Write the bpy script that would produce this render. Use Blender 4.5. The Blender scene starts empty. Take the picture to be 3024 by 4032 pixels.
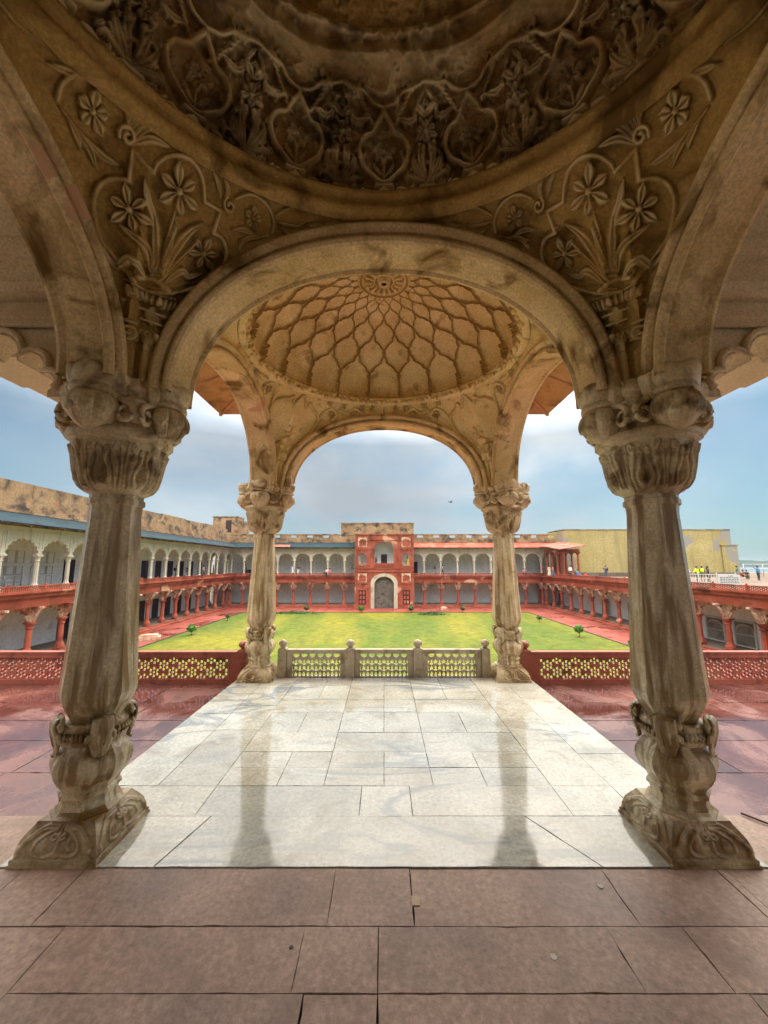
import bpy, bmesh, math, random
import numpy as np
from mathutils import Vector, Matrix
R = math.radians
PI = math.pi
random.seed(7)
rng = np.random.default_rng(11)
K = 1.55                       # metres per design unit of the pavilion (eye height above the marble)
sc = bpy.context.scene
C = sc.collection

# ------------------------------------------------------------------ camera
cam = bpy.data.cameras.new("camera")
camo = bpy.data.objects.new("camera", cam); C.objects.link(camo)
cam.sensor_fit = 'HORIZONTAL'; cam.sensor_width = 36.0; cam.lens = 36 * 1514 / 3024
cam.clip_start = 0.05; cam.clip_end = 9000
camo.location = (0, 0, K); camo.rotation_euler = (R(90 + 7.7), 0, 0)
sc.camera = camo

# ------------------------------------------------------------------ world and sun
SUN_EL, SUN_AZ = 62, 35       # the veiled sun stands beyond the court, high behind the cloud
w = bpy.data.worlds.new("World"); sc.world = w; w.use_nodes = True
nt = w.node_tree; N = nt.nodes; L = nt.links
for n in list(N): N.remove(n)
def nn(tree, t, **kw):
    n = tree.nodes.new(t)
    for k, v in kw.items():
        if k == 'ins':
            for a, b in v.items(): n.inputs[a].default_value = b
        else: setattr(n, k, v)
    return n
out = nn(nt, 'ShaderNodeOutputWorld'); bg = nn(nt, 'ShaderNodeBackground'); bg.inputs[1].default_value = 0.10
sky = nn(nt, 'ShaderNodeTexSky', sky_type='NISHITA', sun_disc=False, sun_elevation=R(SUN_EL), sun_rotation=R(SUN_AZ))
sky.dust_density = 1.5; sky.ozone_density = 2.0
tc = nn(nt, 'ShaderNodeTexCoord')
mp = nn(nt, 'ShaderNodeMapping'); mp.inputs['Scale'].default_value = (1.0, 1.0, 2.0); mp.inputs['Location'].default_value = (2.3, 0.4, 0.2)
L.new(tc.outputs['Generated'], mp.inputs[0])
n1 = nn(nt, 'ShaderNodeTexNoise', ins={'Scale': 2.2, 'Detail': 7, 'Roughness': 0.52, 'Distortion': 0.25}); L.new(mp.outputs[0], n1.inputs[0])
n2 = nn(nt, 'ShaderNodeTexNoise', ins={'Scale': 1.3, 'Detail': 5, 'Roughness': 0.5}); L.new(mp.outputs[0], n2.inputs[0])
def ramp(tree, stops, src=None):
    r = tree.nodes.new('ShaderNodeValToRGB'); e = r.color_ramp.elements
    while len(e) < len(stops): e.new(0.5)
    for i, (p, c) in enumerate(stops):
        e[i].position = p; e[i].color = (c, c, c, 1) if isinstance(c, (int, float)) else (*c, 1)
    if src is not None: tree.links.new(src, r.inputs[0])
    return r
cm = ramp(nt, [(0.36, 0.50), (0.56, 1.0)], n1.outputs[0])                # cloud cover
ct = ramp(nt, [(0.30, (1.95, 2.2, 2.45)), (0.47, (2.8, 3.05, 3.3)), (0.62, (3.9, 4.1, 4.2))], n2.outputs[0])  # grey and white cloud
for e in ct.color_ramp.elements: pass
sx = nn(nt, 'ShaderNodeSeparateXYZ'); L.new(tc.outputs['Generated'], sx.inputs[0])
zr_ = nn(nt, 'ShaderNodeMapRange', ins={'From Min': 0.30, 'From Max': 0.75, 'To Min': 1.0, 'To Max': 11.0}); L.new(sx.outputs[2], zr_.inputs[0])  # sky above the seen band boosted, added as fill for the interior
cb = nn(nt, 'ShaderNodeVectorMath', operation='SCALE'); L.new(ct.outputs[0], cb.inputs[0]); L.new(zr_.outputs[0], cb.inputs['Scale'])
zt = nn(nt, 'ShaderNodeMapRange', ins={'From Min': 0.25, 'From Max': 0.55}); L.new(sx.outputs[2], zt.inputs[0])   # upper sky tinted warm all round, added to warm the interior
wt = nn(nt, 'ShaderNodeMix', data_type='RGBA'); wt.inputs[6].default_value = (1, 1, 1, 1); wt.inputs[7].default_value = (1.20, 1.0, 0.80, 1); L.new(zt.outputs[0], wt.inputs[0])
cw = nn(nt, 'ShaderNodeVectorMath', operation='MULTIPLY'); L.new(cb.outputs[0], cw.inputs[0]); L.new(wt.outputs[2], cw.inputs[1])
# clearer, bluer air towards both sides of the court
ax_ = nn(nt, 'ShaderNodeMath', operation='ABSOLUTE'); L.new(sx.outputs[0], ax_.inputs[0])
sm = nn(nt, 'ShaderNodeMapRange', ins={'From Min': 0.35, 'From Max': 0.72, 'To Min': 1.0, 'To Max': 0.35}); L.new(ax_.outputs[0], sm.inputs[0])
mm = nn(nt, 'ShaderNodeMath', operation='MULTIPLY'); L.new(cm.outputs[0], mm.inputs[0]); L.new(sm.outputs[0], mm.inputs[1])
sk2 = nn(nt, 'ShaderNodeVectorMath', operation='MULTIPLY'); L.new(sky.outputs[0], sk2.inputs[0]); sk2.inputs[1].default_value = (0.22, 0.42, 0.45)
mx = nn(nt, 'ShaderNodeMix', data_type='RGBA', clamp_factor=True); L.new(mm.outputs[0], mx.inputs[0]); L.new(sk2.outputs[0], mx.inputs[6]); L.new(cw.outputs[0], mx.inputs[7])
L.new(mx.outputs[2], bg.inputs[0]); L.new(bg.outputs[0], out.inputs[0])

sl = bpy.data.lights.new("sun", 'SUN'); sl.energy = 0.9; sl.angle = R(60); sl.color = (1.0, 0.95, 0.86)
so = bpy.data.objects.new("sun", sl); C.objects.link(so)
# sun direction that matches the sky (azimuth measured from +Y towards +X)
az = R(SUN_AZ); d = Vector((math.sin(az) * math.cos(R(SUN_EL)), math.cos(az) * math.cos(R(SUN_EL)), math.sin(R(SUN_EL))))
so.rotation_euler = d.to_track_quat('Z', 'Y').to_euler()

sc.view_settings.view_transform = 'Standard'; sc.view_settings.look = 'None'
sc.view_settings.exposure = 1.22; sc.view_settings.gamma = 1; sc.view_settings.use_curve_mapping = False
sc.render.engine = 'CYCLES'
sc.cycles.max_bounces = 9; sc.cycles.diffuse_bounces = 7

# ------------------------------------------------------------------ object helpers
def tag(o, label=None, cat=None, group=None, kind=None):
    if label: o['label'] = label
    if cat: o['category'] = cat
    if group: o['group'] = group
    if kind: o['kind'] = kind
    return o
def empty(name, label, cat, loc=(0, 0, 0), rz=0, group=None):
    o = bpy.data.objects.new(name, None); C.objects.link(o); o.empty_display_size = 0.2
    o.location = loc; o.rotation_euler = (0, 0, rz)
    return tag(o, label, cat, group)
def link(name, me, parent=None, mat=None, loc=None, rz=None, scale=None):
    o = bpy.data.objects.new(name, me); C.objects.link(o)
    if mat is not None and not me.materials: me.materials.append(mat)
    if parent is not None: o.parent = parent
    if loc is not None: o.location = loc
    if rz is not None: o.rotation_euler = (0, 0, rz)
    if scale is not None: o.scale = scale
    return o
def copy_tree(o, parent=None):
    c = o.copy(); C.objects.link(c); c.parent = parent
    for ch in list(o.children): copy_tree(ch, c)
    return c

class MB:
    """collects shapes in one mesh"""
    def __init__(s, k=1.0): s.v = []; s.f = []; s.m = []; s.k = k; s.mi = 0; s.sm = []
    def add(s, vs, fs, smooth=False):
        b = len(s.v); s.v += [tuple(p) for p in vs]
        for f in fs: s.f.append(tuple(b + i for i in f)); s.m.append(s.mi); s.sm.append(smooth)
    def box(s, x0, x1, y0, y1, z0, z1, M=None):
        vs = [(x, y, z) for x in (x0, x1) for y in (y0, y1) for z in (z0, z1)]
        if M is not None: vs = [M @ Vector(p) for p in vs]
        s.add(vs, [(0, 1, 3, 2), (4, 6, 7, 5), (0, 4, 5, 1), (2, 3, 7, 6), (0, 2, 6, 4), (1, 5, 7, 3)])
    def lathe(s, prof, n=8, c=(0, 0), rot=None, smooth=False, sx=1, sy=1, caps=True, z0=0, M=None):
        """prof: list of (r, z); flats face the axes when rot is None"""
        if rot is None: rot = PI / n
        vs = []
        for r, z in prof:
            for i in range(n):
                a = rot + 2 * PI * i / n
                vs.append((c[0] + sx * r * math.cos(a), c[1] + sy * r * math.sin(a), z + z0))
        fs = []
        for j in range(len(prof) - 1):
            for i in range(n):
                a = j * n + i; b = j * n + (i + 1) % n
                fs.append((a, b, b + n, a + n))
        if caps:
            fs.append(tuple(reversed(range(n)))); fs.append(tuple(range((len(prof) - 1) * n, len(prof) * n)))
        if M is not None: vs = [M @ Vector(p) for p in vs]
        s.add(vs, fs, smooth)
    def tube(s, pts, r, n=6, smooth=True, flat=1.0, up=(0, 0, 1)):
        pts = [Vector(p) for p in pts]; m = len(pts)
        rs = r if hasattr(r, '__len__') else [r] * m
        vs = []
        for i, p in enumerate(pts):
            t = (pts[min(i + 1, m - 1)] - pts[max(i - 1, 0)]).normalized()
            a = t.cross(Vector(up))
            if a.length < 1e-4: a = t.cross(Vector((1, 0, 0)))
            a.normalize(); b = a.cross(t).normalized()
            for q in range(n):
                an = 2 * PI * q / n
                vs.append(p + a * (math.cos(an) * rs[i]) + b * (math.sin(an) * rs[i] * flat))
        fs = []
        for i in range(m - 1):
            for q in range(n):
                fs.append((i * n + q, i * n + (q + 1) % n, (i + 1) * n + (q + 1) % n, (i + 1) * n + q))
        fs.append(tuple(reversed(range(n)))); fs.append(tuple(range((m - 1) * n, m * n)))
        s.add(vs, fs, smooth)
    def sweep(s, path, prof, frames, closed_prof=False, smooth=False):
        """path points, each with (n, t) frame vectors; prof list of (a, b): p + n*a + t*b"""
        vs = []; k = len(prof)
        for p, (n_, t_) in zip(path, frames):
            for a, b in prof: vs.append(Vector(p) + Vector(n_) * a + Vector(t_) * b)
        fs = []
        kk = k if closed_prof else k - 1
        for i in range(len(path) - 1):
            for j in range(kk):
                j2 = (j + 1) % k
                fs.append((i * k + j, i * k + j2, (i + 1) * k + j2, (i + 1) * k + j))
        s.add(vs, fs, smooth)
    def ball(s, c, r, n=10, m=6, sx=1, sy=1, sz=1):
        prof = [(max(1e-4, r * math.sin(PI * j / m)), -r * sz * math.cos(PI * j / m)) for j in range(m + 1)]
        s.lathe(prof, n, (c[0], c[1]), 0, True, sx, sy, False, c[2])
    def build(s, name, mats, parent=None, loc=None, rz=None):
        me = bpy.data.meshes.new(name)
        me.from_pydata([(a * s.k, b * s.k, c * s.k) for a, b, c in s.v], [], s.f)
        if not isinstance(mats, (list, tuple)): mats = [mats]
        for m in mats: me.materials.append(m)
        me.polygons.foreach_set('material_index', s.m); me.polygons.foreach_set('use_smooth', s.sm)
        me.validate(); me.update()
        return link(name, me, parent, None, loc, rz)

def grid_mesh(name, P, mat, parent=None, wrap_u=False, smooth=True, flip=False, k=K, rib=None):
    """P: (nu, nv, 3) array"""
    nu, nv = P.shape[:2]
    idx = np.arange(nu * nv).reshape(nu, nv)
    if wrap_u: idx = np.vstack([idx, idx[:1]])
    a = idx[:-1, :-1].ravel(); b = idx[1:, :-1].ravel(); c = idx[1:, 1:].ravel(); d = idx[:-1, 1:].ravel()
    F = np.stack([a, b, c, d] if not flip else [a, d, c, b], 1)
    me = bpy.data.meshes.new(name)
    V = (P.reshape(-1, 3) * k).astype(np.float32)
    me.vertices.add(len(V)); me.vertices.foreach_set('co', V.ravel())
    me.loops.add(F.size); me.loops.foreach_set('vertex_index', F.ravel().astype(np.int32))
    me.polygons.add(len(F)); me.polygons.foreach_set('loop_start', np.arange(0, F.size, 4, dtype=np.int32))
    me.polygons.foreach_set('loop_total', np.full(len(F), 4, dtype=np.int32))
    me.polygons.foreach_set('use_smooth', np.full(len(F), smooth))
    me.update(calc_edges=True); me.validate()
    if rib is not None:
        ca = me.color_attributes.new('rib', 'FLOAT_COLOR', 'POINT'); v = np.clip(rib.ravel(), 0, 1).astype(np.float32)
        ca.data.foreach_set('color', np.stack([v, v, v, np.ones_like(v)], 1).ravel())
    return link(name, me, parent, mat)

def fill_panel(outer, holes, thick):
    """flat panel in the x-z plane with real holes, thickness along y, as a mesh"""
    cu = bpy.data.curves.new('p', 'CURVE'); cu.dimensions = '2D'; cu.fill_mode = 'BOTH'; cu.extrude = thick / 2
    for poly in [outer] + list(holes):
        sp = cu.splines.new('POLY'); sp.points.add(len(poly) - 1); sp.use_cyclic_u = True
        for i, (x, z) in enumerate(poly): sp.points[i].co = (x, z, 0, 1)
    o = bpy.data.objects.new('p', cu); C.objects.link(o)
    dg = bpy.context.evaluated_depsgraph_get()
    me = bpy.data.meshes.new_from_object(o.evaluated_get(dg))
    bpy.data.objects.remove(o); bpy.data.curves.remove(cu)
    me.transform(Matrix.Rotation(PI / 2, 4, 'X')); me.materials.clear()
    return me

# ------------------------------------------------------------------ numpy relief
def vnoise(x, y, seed=0):
    xi = np.floor(x).astype(int); yi = np.floor(y).astype(int); fx = x - xi; fy = y - yi
    fx = fx * fx * (3 - 2 * fx); fy = fy * fy * (3 - 2 * fy)
    def hsh(a, b):
        n = np.sin(a * 127.1 + b * 311.7 + seed * 74.7) * 43758.5453
        return n - np.floor(n)
    return (hsh(xi, yi) * (1 - fx) + hsh(xi + 1, yi) * fx) * (1 - fy) + (hsh(xi, yi + 1) * (1 - fx) + hsh(xi + 1, yi + 1) * fx) * fy
def fbm(x, y, o=4, seed=0):
    s = 0; a = 0.5
    for i in range(o): s = s + a * vnoise(x, y, seed + i); x = x * 2.03; y = y * 2.03; a *= 0.5
    return s
def spline(pts, n=8):
    pts = [np.array(p, float) for p in pts]
    if len(pts) < 3: return np.array(pts)
    P = [2 * pts[0] - pts[1]] + pts + [2 * pts[-1] - pts[-2]]; o = []
    for i in range(1, len(P) - 2):
        a, b, c, d_ = P[i - 1:i + 3]
        for k in range(n):
            t = k / n
            o.append(0.5 * ((2 * b) + (-a + c) * t + (2 * a - 5 * b + 4 * c - d_) * t * t + (-a + 3 * b - 3 * c + d_) * t ** 3))
    o.append(pts[-1]); return np.array(o)
class Relief:
    def __init__(s, U, W): s.U = U; s.W = W; s.Z = np.zeros_like(U); s.pw = 0.5
    def stroke(s, pts, r, h, kind='line', n=6, groove=0.0, sm=True):
        P = spline(pts, n) if sm else np.array(pts, float)
        seg = np.hypot(*(P[1:] - P[:-1]).T); cum = np.concatenate([[0], np.cumsum(seg)]); T = cum[-1] + 1e-9
        x0, z0 = P.min(0) - r; x1, z1 = P.max(0) + r
        m = (s.U > x0) & (s.U < x1) & (s.W > z0) & (s.W < z1)
        if not m.any(): return
        u = s.U[m]; v = s.W[m]; best = np.full(u.shape, 1e9); sp = np.zeros_like(u)
        for i in range(len(P) - 1):
            a = P[i]; dd = P[i + 1] - a; l2 = dd @ dd + 1e-12
            t = np.clip(((u - a[0]) * dd[0] + (v - a[1]) * dd[1]) / l2, 0, 1)
            q = np.hypot(u - a[0] - t * dd[0], v - a[1] - t * dd[1])
            k = q < best; best[k] = q[k]; sp[k] = (cum[i] + t[k] * seg[i]) / T
        if kind == 'leaf': rr = r * np.clip(np.sin(PI * np.clip(sp, 0.02, 0.99)) ** 0.75, 0.06, 1)
        elif kind == 'petal': rr = r * np.clip(np.sin(PI * sp ** 1.5) ** 0.7, 0.2, 1)
        elif kind == 'taper': rr = r * (1 - 0.75 * sp)
        else: rr = np.full(u.shape, r)
        val = h * np.clip(1 - (best / rr) ** 2, 0, 1) ** s.pw
        if groove: val = val * (1 - groove * np.exp(-(best / (0.28 * rr)) ** 2))
        s.Z[m] = np.maximum(s.Z[m], val)
    def flower(s, c, rad, h, n=6, rot=0.2, wd=0.24):
        for i in range(n):
            a = rot + 2 * PI * i / n
            rr = rad * (1 if i % 2 else 0.86)
            s.stroke([(c[0] + 0.08 * rad * math.cos(a), c[1] + 0.08 * rad * math.sin(a)), (c[0] + rr * math.cos(a), c[1] + rr * math.sin(a))], rad * wd, h, 'petal', groove=0.45, sm=False)
        s.stroke([(c[0], c[1]), (c[0] + 1e-3, c[1])], rad * 0.17, h * 1.15, sm=False)
    def scroll(s, c, rad, r, h, turns=1.5, rot=0, cw=1):
        pts = []
        for i in range(22):
            t = i / 21; a = rot + cw * turns * 2 * PI * t; q = rad * (1 - 0.8 * t)
            pts.append((c[0] + q * math.cos(a), c[1] + q * math.sin(a)))
        s.stroke(pts, r, h, sm=False)
def moat(Z, k1, k2, amt):
    """cut the ground back around raised carving"""
    B = Z
    for ax, k in ((0, k1), (1, k2)):
        for _ in range(2):
            c = np.cumsum(np.concatenate([np.repeat(np.take(B, [0], ax), k + 1, ax), B, np.repeat(np.take(B, [-1], ax), k, ax)], ax), ax)
            n_ = B.shape[ax]; B = (np.take(c, range(2 * k + 1, 2 * k + 1 + n_), ax) - np.take(c, range(0, n_), ax)) / (2 * k + 1)
    return Z * 1.1 - B * amt
def displace(P, Z, flip=False):
    du = np.gradient(P, axis=0); dv = np.gradient(P, axis=1)
    nrm = np.cross(du, dv); nrm /= np.linalg.norm(nrm, axis=2, keepdims=True) + 1e-9
    if flip: nrm = -nrm
    return P + nrm * Z[..., None]
# ------------------------------------------------------------------ pavilion geometry (design units, z from the marble)
X0, YN, YF, YB = 1.107, 1.573, 3.57, -0.95
ZS, ZA, ZAF, TH = 1.70, 2.368, 2.31, 0.088     # arch spring, inner apex, half thickness
BAYS = {'near': dict(xi=1.03, y0=YB + TH, y1=YN - TH, ax=1.075, ay=1.13, zr=2.50, rise=0.56),
        'far': dict(xi=1.00, y0=YN + TH, y1=YF - TH, ax=0.955, ay=0.875, zr=2.515, rise=0.56)}
for b_ in BAYS.values(): b_['yc'] = (b_['y0'] + b_['y1']) / 2
EXT = 0.085                          # arch band depth
def arch_curve(a, n=48, off=0.0, za=None):
    """inner curve of an arch of half span a: list of (s, z)"""
    th = np.linspace(0, PI, n); za = za or ZA
    e = 2 / 2.12
    c = np.cos(th); q = np.sin(th)
    return np.stack([-(a + off) * np.sign(c) * np.abs(c) ** e, ZS + (za - ZS + off) * np.abs(q) ** e], 1)
def pend_surface(bay, nu=300, nv=240):
    """front right corner, local to the bay centre mirrored by callers"""
    b = BAYS[bay]; xi = b['xi']; hy = (b['y1'] - b['y0']) / 2
    aF = X0 - 0.236; aS = hy + TH - 0.236      # half spans of the front and side arches
    def half(a, n=200, za=None):
        c = arch_curve(a, 2 * n, EXT, za)[n:]          # from apex to spring, s>0
        return c
    F = half(aF, za=ZAF if bay == 'far' else ZA); S = half(aS, za=2.345)
    bot = [(s, hy, z) for s, z in F if s < xi] + [(xi, hy, ZS)] + [(xi, s, z) for s, z in S[::-1] if s < hy]
    bot = np.array(bot)
    d_ = np.r_[0, np.cumsum(np.linalg.norm(np.diff(bot, axis=0), axis=1))]; d_ /= d_[-1]
    p = np.linspace(0, 1, nu)
    B = np.stack([np.interp(p, d_, bot[:, i]) for i in range(3)], 1)
    az = PI / 2 * (1 - p)
    T = np.stack([b['ax'] * np.cos(az), b['ay'] * np.sin(az), np.full(nu, b['zr'])], 1)
    t = np.linspace(0, 1, nv)
    g = (1 - np.cos(t * PI / 2)) ** 0.9
    P = np.zeros((nu, nv, 3))
    for i in (0, 1): P[:, :, i] = B[:, None, i] + (T[:, None, i] - B[:, None, i]) * g[None]
    P[:, :, 2] = B[:, None, 2] + (T[:, None, 2] - B[:, None, 2]) * t[None]
    rr = np.hypot(P[:, :, 0], P[:, :, 1])
    U = (PI / 4 - np.arctan2(P[:, :, 1], P[:, :, 0])) * 0.85      # positive towards the side arch
    return P, U, np.arctan2(P[:, :, 2] - 1.2, rr)
def dome_surface(bay, nu, nv, a0=0.0, a1=PI / 2, f0=0, f1=2 * PI):
    b = BAYS[bay]
    fi = np.linspace(f0, f1, nu, endpoint=False); al = np.linspace(a0, a1, nv)
    A, B = np.meshgrid(fi, al, indexing='ij')
    sh = np.cos(B) ** 0.9
    P = np.stack([b['ax'] * np.cos(A) * sh, b['yc'] + b['ay'] * np.sin(A) * sh, b['zr'] + b['rise'] * np.sin(B)], 2)
    return P, A, B

# ------------------------------------------------------------------ materials
def mat(name):
    m = bpy.data.materials.new(name); m.use_nodes = True; t = m.node_tree
    return m, t, t.nodes['Principled BSDF']
def noise(t, vec, scale, detail=6, rough=0.6, dist=0.0):
    n = nn(t, 'ShaderNodeTexNoise', ins={'Scale': scale, 'Detail': detail, 'Roughness': rough, 'Distortion': dist}); t.links.new(vec, n.inputs[0]); return n.outputs[0]
def mixc(t, fac, a, b, mode='MIX'):
    m = nn(t, 'ShaderNodeMix', data_type='RGBA', blend_type=mode, clamp_factor=True)
    for i, s in ((0, fac), (6, a), (7, b)):
        if isinstance(s, (int, float)): m.inputs[i].default_value = s
        elif isinstance(s, tuple): m.inputs[i].default_value = (*s, 1)
        else: t.links.new(s, m.inputs[i])
    return m.outputs[2]
def stone(name, base, light, stain, scale=3.0, rough=0.55, bump=0.25, streak=0.0, stain_cut=(0.52, 0.68), patch=None, patch_cut=(0.62, 0.64), fine=60, speck=0.5, rough_var=0.0, tint_attr=False, bump_scale=None, rib=None):
    m, t, b = mat(name)
    g = nn(t, 'ShaderNodeNewGeometry'); P = g.outputs['Position']
    big = noise(t, P, scale, 6, 0.62, 0.3)
    col = mixc(t, ramp(t, [(0.35, 0.0), (0.65, 1.0)], big).outputs[0], base, light)
    fn = noise(t, P, fine, 3, 0.7)
    col = mixc(t, speck, col, mixc(t, 1.0, col, ramp(t, [(0.3, 0.48), (0.7, 1.45)], fn).outputs[0], 'MULTIPLY'))
    m2 = nn(t, 'ShaderNodeMapping'); t.links.new(P, m2.inputs[0])
    m2.inputs['Scale'].default_value = (1, 1, 0.09) if streak else (1, 1, 1); m2.inputs['Location'].default_value = (3.1, 1.7, 0.4)
    st = noise(t, m2.outputs[0], scale * (3.2 if streak else 1.3), 5, 0.6, 0.5)
    sf = ramp(t, [(stain_cut[0], 0.0), (stain_cut[1], 1.0)], st).outputs[0]
    col = mixc(t, sf, col, stain)
    if patch:
        m3 = nn(t, 'ShaderNodeMapping'); t.links.new(P, m3.inputs[0]); m3.inputs['Location'].default_value = (7.3, 2.2, 5.5)
        pf = ramp(t, [(patch_cut[0], 0.0), (patch_cut[1], 1.0)], noise(t, m3.outputs[0], scale * 0.7, 5, 0.55, 0.4)).outputs[0]
        col = mixc(t, pf, col, patch)
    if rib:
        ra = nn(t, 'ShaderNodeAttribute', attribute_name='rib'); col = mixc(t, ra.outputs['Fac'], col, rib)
    if tint_attr:
        a = nn(t, 'ShaderNodeAttribute', attribute_name='tint')
        col = mixc(t, 1.0, col, a.outputs['Color'], 'MULTIPLY')
    t.links.new(col, b.inputs['Base Color'])
    b.inputs['Roughness'].default_value = rough
    if rough >= 0.6: b.inputs['Specular IOR Level'].default_value = 0.15
    if rough_var:
        rr = nn(t, 'ShaderNodeMapRange', ins={'From Min': 0.35, 'From Max': 0.65, 'To Min': rough - rough_var, 'To Max': rough + rough_var}); t.links.new(big, rr.inputs[0]); t.links.new(rr.outputs[0], b.inputs['Roughness'])
    bp = nn(t, 'ShaderNodeBump', ins={'Strength': bump, 'Distance': 0.02})
    hb = noise(t, P, bump_scale or scale * 9, 8, 0.7)
    t.links.new(hb, bp.inputs['Height']); t.links.new(bp.outputs[0], b.inputs['Normal'])
    return m
M = {}
M['capital'] = stone('capital_marble', (0.58, 0.44, 0.24), (0.76, 0.63, 0.41), (0.26, 0.165, 0.07), 4.0, 0.42, 0.25, stain_cut=(0.50, 0.62))
M['column'] = stone('column_marble', (0.60, 0.46, 0.25), (0.82, 0.71, 0.48), (0.30, 0.185, 0.07), 4.4, 0.34, 0.18, streak=1, stain_cut=(0.44, 0.60), rough_var=0.08)
M['base'] = stone('base_marble', (0.46, 0.33, 0.16), (0.68, 0.56, 0.36), (0.21, 0.11, 0.025), 3.2, 0.34, 0.2, stain_cut=(0.42, 0.58))
M['arch'] = stone('arch_stone', (0.58, 0.42, 0.20), (0.78, 0.61, 0.36), (0.20, 0.115, 0.035), 2.4, 0.6, 0.3, stain_cut=(0.52, 0.66), patch=(0.60, 0.36, 0.22), patch_cut=(0.66, 0.67))
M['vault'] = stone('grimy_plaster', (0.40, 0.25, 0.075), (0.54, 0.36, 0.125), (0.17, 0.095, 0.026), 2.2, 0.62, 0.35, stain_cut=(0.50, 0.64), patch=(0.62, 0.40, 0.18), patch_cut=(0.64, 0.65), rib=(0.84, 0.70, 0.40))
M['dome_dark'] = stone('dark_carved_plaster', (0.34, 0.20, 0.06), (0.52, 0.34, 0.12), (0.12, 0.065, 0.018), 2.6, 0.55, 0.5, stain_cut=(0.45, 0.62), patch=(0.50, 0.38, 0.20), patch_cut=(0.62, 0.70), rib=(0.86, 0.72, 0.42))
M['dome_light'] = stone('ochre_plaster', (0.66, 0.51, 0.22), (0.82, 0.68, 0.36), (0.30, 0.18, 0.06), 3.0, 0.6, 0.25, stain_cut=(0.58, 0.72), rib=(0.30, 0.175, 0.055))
M['plaster'] = stone('beige_plaster', (0.62, 0.50, 0.35), (0.74, 0.62, 0.45), (0.46, 0.34, 0.20), 1.6, 0.7, 0.2, stain_cut=(0.56, 0.75))
M['eave'] = stone('brown_eave_stone', (0.40, 0.24, 0.13), (0.52, 0.34, 0.19), (0.22, 0.12, 0.06), 2.0, 0.65, 0.3, stain_cut=(0.5, 0.68))
M['roof'] = stone('roof_plaster', (0.4, 0.38, 0.33), (0.5, 0.47, 0.42), (0.2, 0.18, 0.15), 1.0, 0.8)
M['red'] = stone('red_sandstone', (0.27, 0.058, 0.035), (0.38, 0.11, 0.07), (0.14, 0.04, 0.025), 0.5, 0.6, 0.3, stain_cut=(0.52, 0.66), patch=(0.56, 0.33, 0.22), patch_cut=(0.63, 0.68))
M['red_rail'] = stone('wet_red_sandstone', (0.235, 0.055, 0.035), (0.33, 0.095, 0.06), (0.12, 0.03, 0.02), 2.5, 0.4, 0.25, stain_cut=(0.52, 0.66))
M['rail'] = stone('weathered_marble', (0.42, 0.34, 0.23), (0.58, 0.50, 0.37), (0.20, 0.14, 0.08), 5, 0.5, 0.2, stain_cut=(0.52, 0.7))
M['white'] = stone('white_plaster', (0.50, 0.48, 0.40), (0.61, 0.59, 0.51), (0.32, 0.30, 0.23), 0.35, 0.7, 0.15, streak=1, stain_cut=(0.58, 0.74), fine=8, speck=0.3)
M['wallw'] = stone('pale_wall', (0.64, 0.655, 0.67), (0.80, 0.805, 0.81), (0.46, 0.46, 0.46), 0.35, 0.8, 0.1, stain_cut=(0.6, 0.75), fine=6, speck=0.3)
M['lower'] = stone('stained_lower_arch', (0.50, 0.34, 0.24), (0.66, 0.52, 0.40), (0.33, 0.12, 0.08), 0.9, 0.7, 0.2, stain_cut=(0.46, 0.58), fine=10)
M['parapet'] = stone('weathered_parapet', (0.27, 0.175, 0.10), (0.37, 0.255, 0.155), (0.055, 0.048, 0.045), 0.7, 0.8, 0.3, stain_cut=(0.46, 0.66), patch=(0.30, 0.13, 0.08), patch_cut=(0.60, 0.72), fine=8)
M['yellow'] = stone('yellow_limewash', (0.34, 0.28, 0.115), (0.42, 0.36, 0.17), (0.27, 0.235, 0.12), 0.30, 0.8, 0.15, streak=1, stain_cut=(0.5, 0.7), patch=(0.27, 0.265, 0.24), patch_cut=(0.575, 0.585), fine=4)
M['eaveblue'] = stone('blue_painted_sheet', (0.012, 0.030, 0.043), (0.020, 0.042, 0.058), (0.012, 0.018, 0.022), 0.5, 0.85, 0.1, fine=6)
M['eavered'] = stone('pink_red_sheet', (0.26, 0.05, 0.03), (0.34, 0.085, 0.055), (0.32, 0.17, 0.13), 0.5, 0.6, 0.1, fine=6)
M['door'] = stone('dark_wood', (0.035, 0.02, 0.025), (0.06, 0.035, 0.04), (0.02, 0.012, 0.014), 1.5, 0.6, 0.2)
M['gatedoor'] = stone('studded_grey_wood', (0.10, 0.09, 0.08), (0.16, 0.145, 0.13), (0.05, 0.045, 0.04), 1.5, 0.6, 0.3)
M['dark'] = stone('dark_recess', (0.03, 0.03, 0.035), (0.04, 0.04, 0.045), (0.02, 0.02, 0.02), 1, 0.9)
M['galfloor'] = stone('gallery_paving', (0.13, 0.10, 0.085), (0.18, 0.145, 0.125), (0.10, 0.065, 0.055), 0.5, 0.9, 0.2)
M['screen'] = stone('stone_lattice', (0.36, 0.32, 0.27), (0.44, 0.40, 0.33), (0.22, 0.19, 0.16), 0.6, 0.8)
M['pane'] = stone('dim_plaster_behind_lattice', (0.16, 0.14, 0.12), (0.22, 0.19, 0.16), (0.10, 0.09, 0.08), 0.6, 0.8)
M['surround'] = stone('cream_gate_surround', (0.42, 0.37, 0.30), (0.52, 0.47, 0.39), (0.30, 0.22, 0.16), 0.6, 0.8)
M['joint'] = stone('dark_joint_mortar', (0.05, 0.035, 0.03), (0.08, 0.06, 0.05), (0.03, 0.02, 0.02), 4, 0.9)

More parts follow.
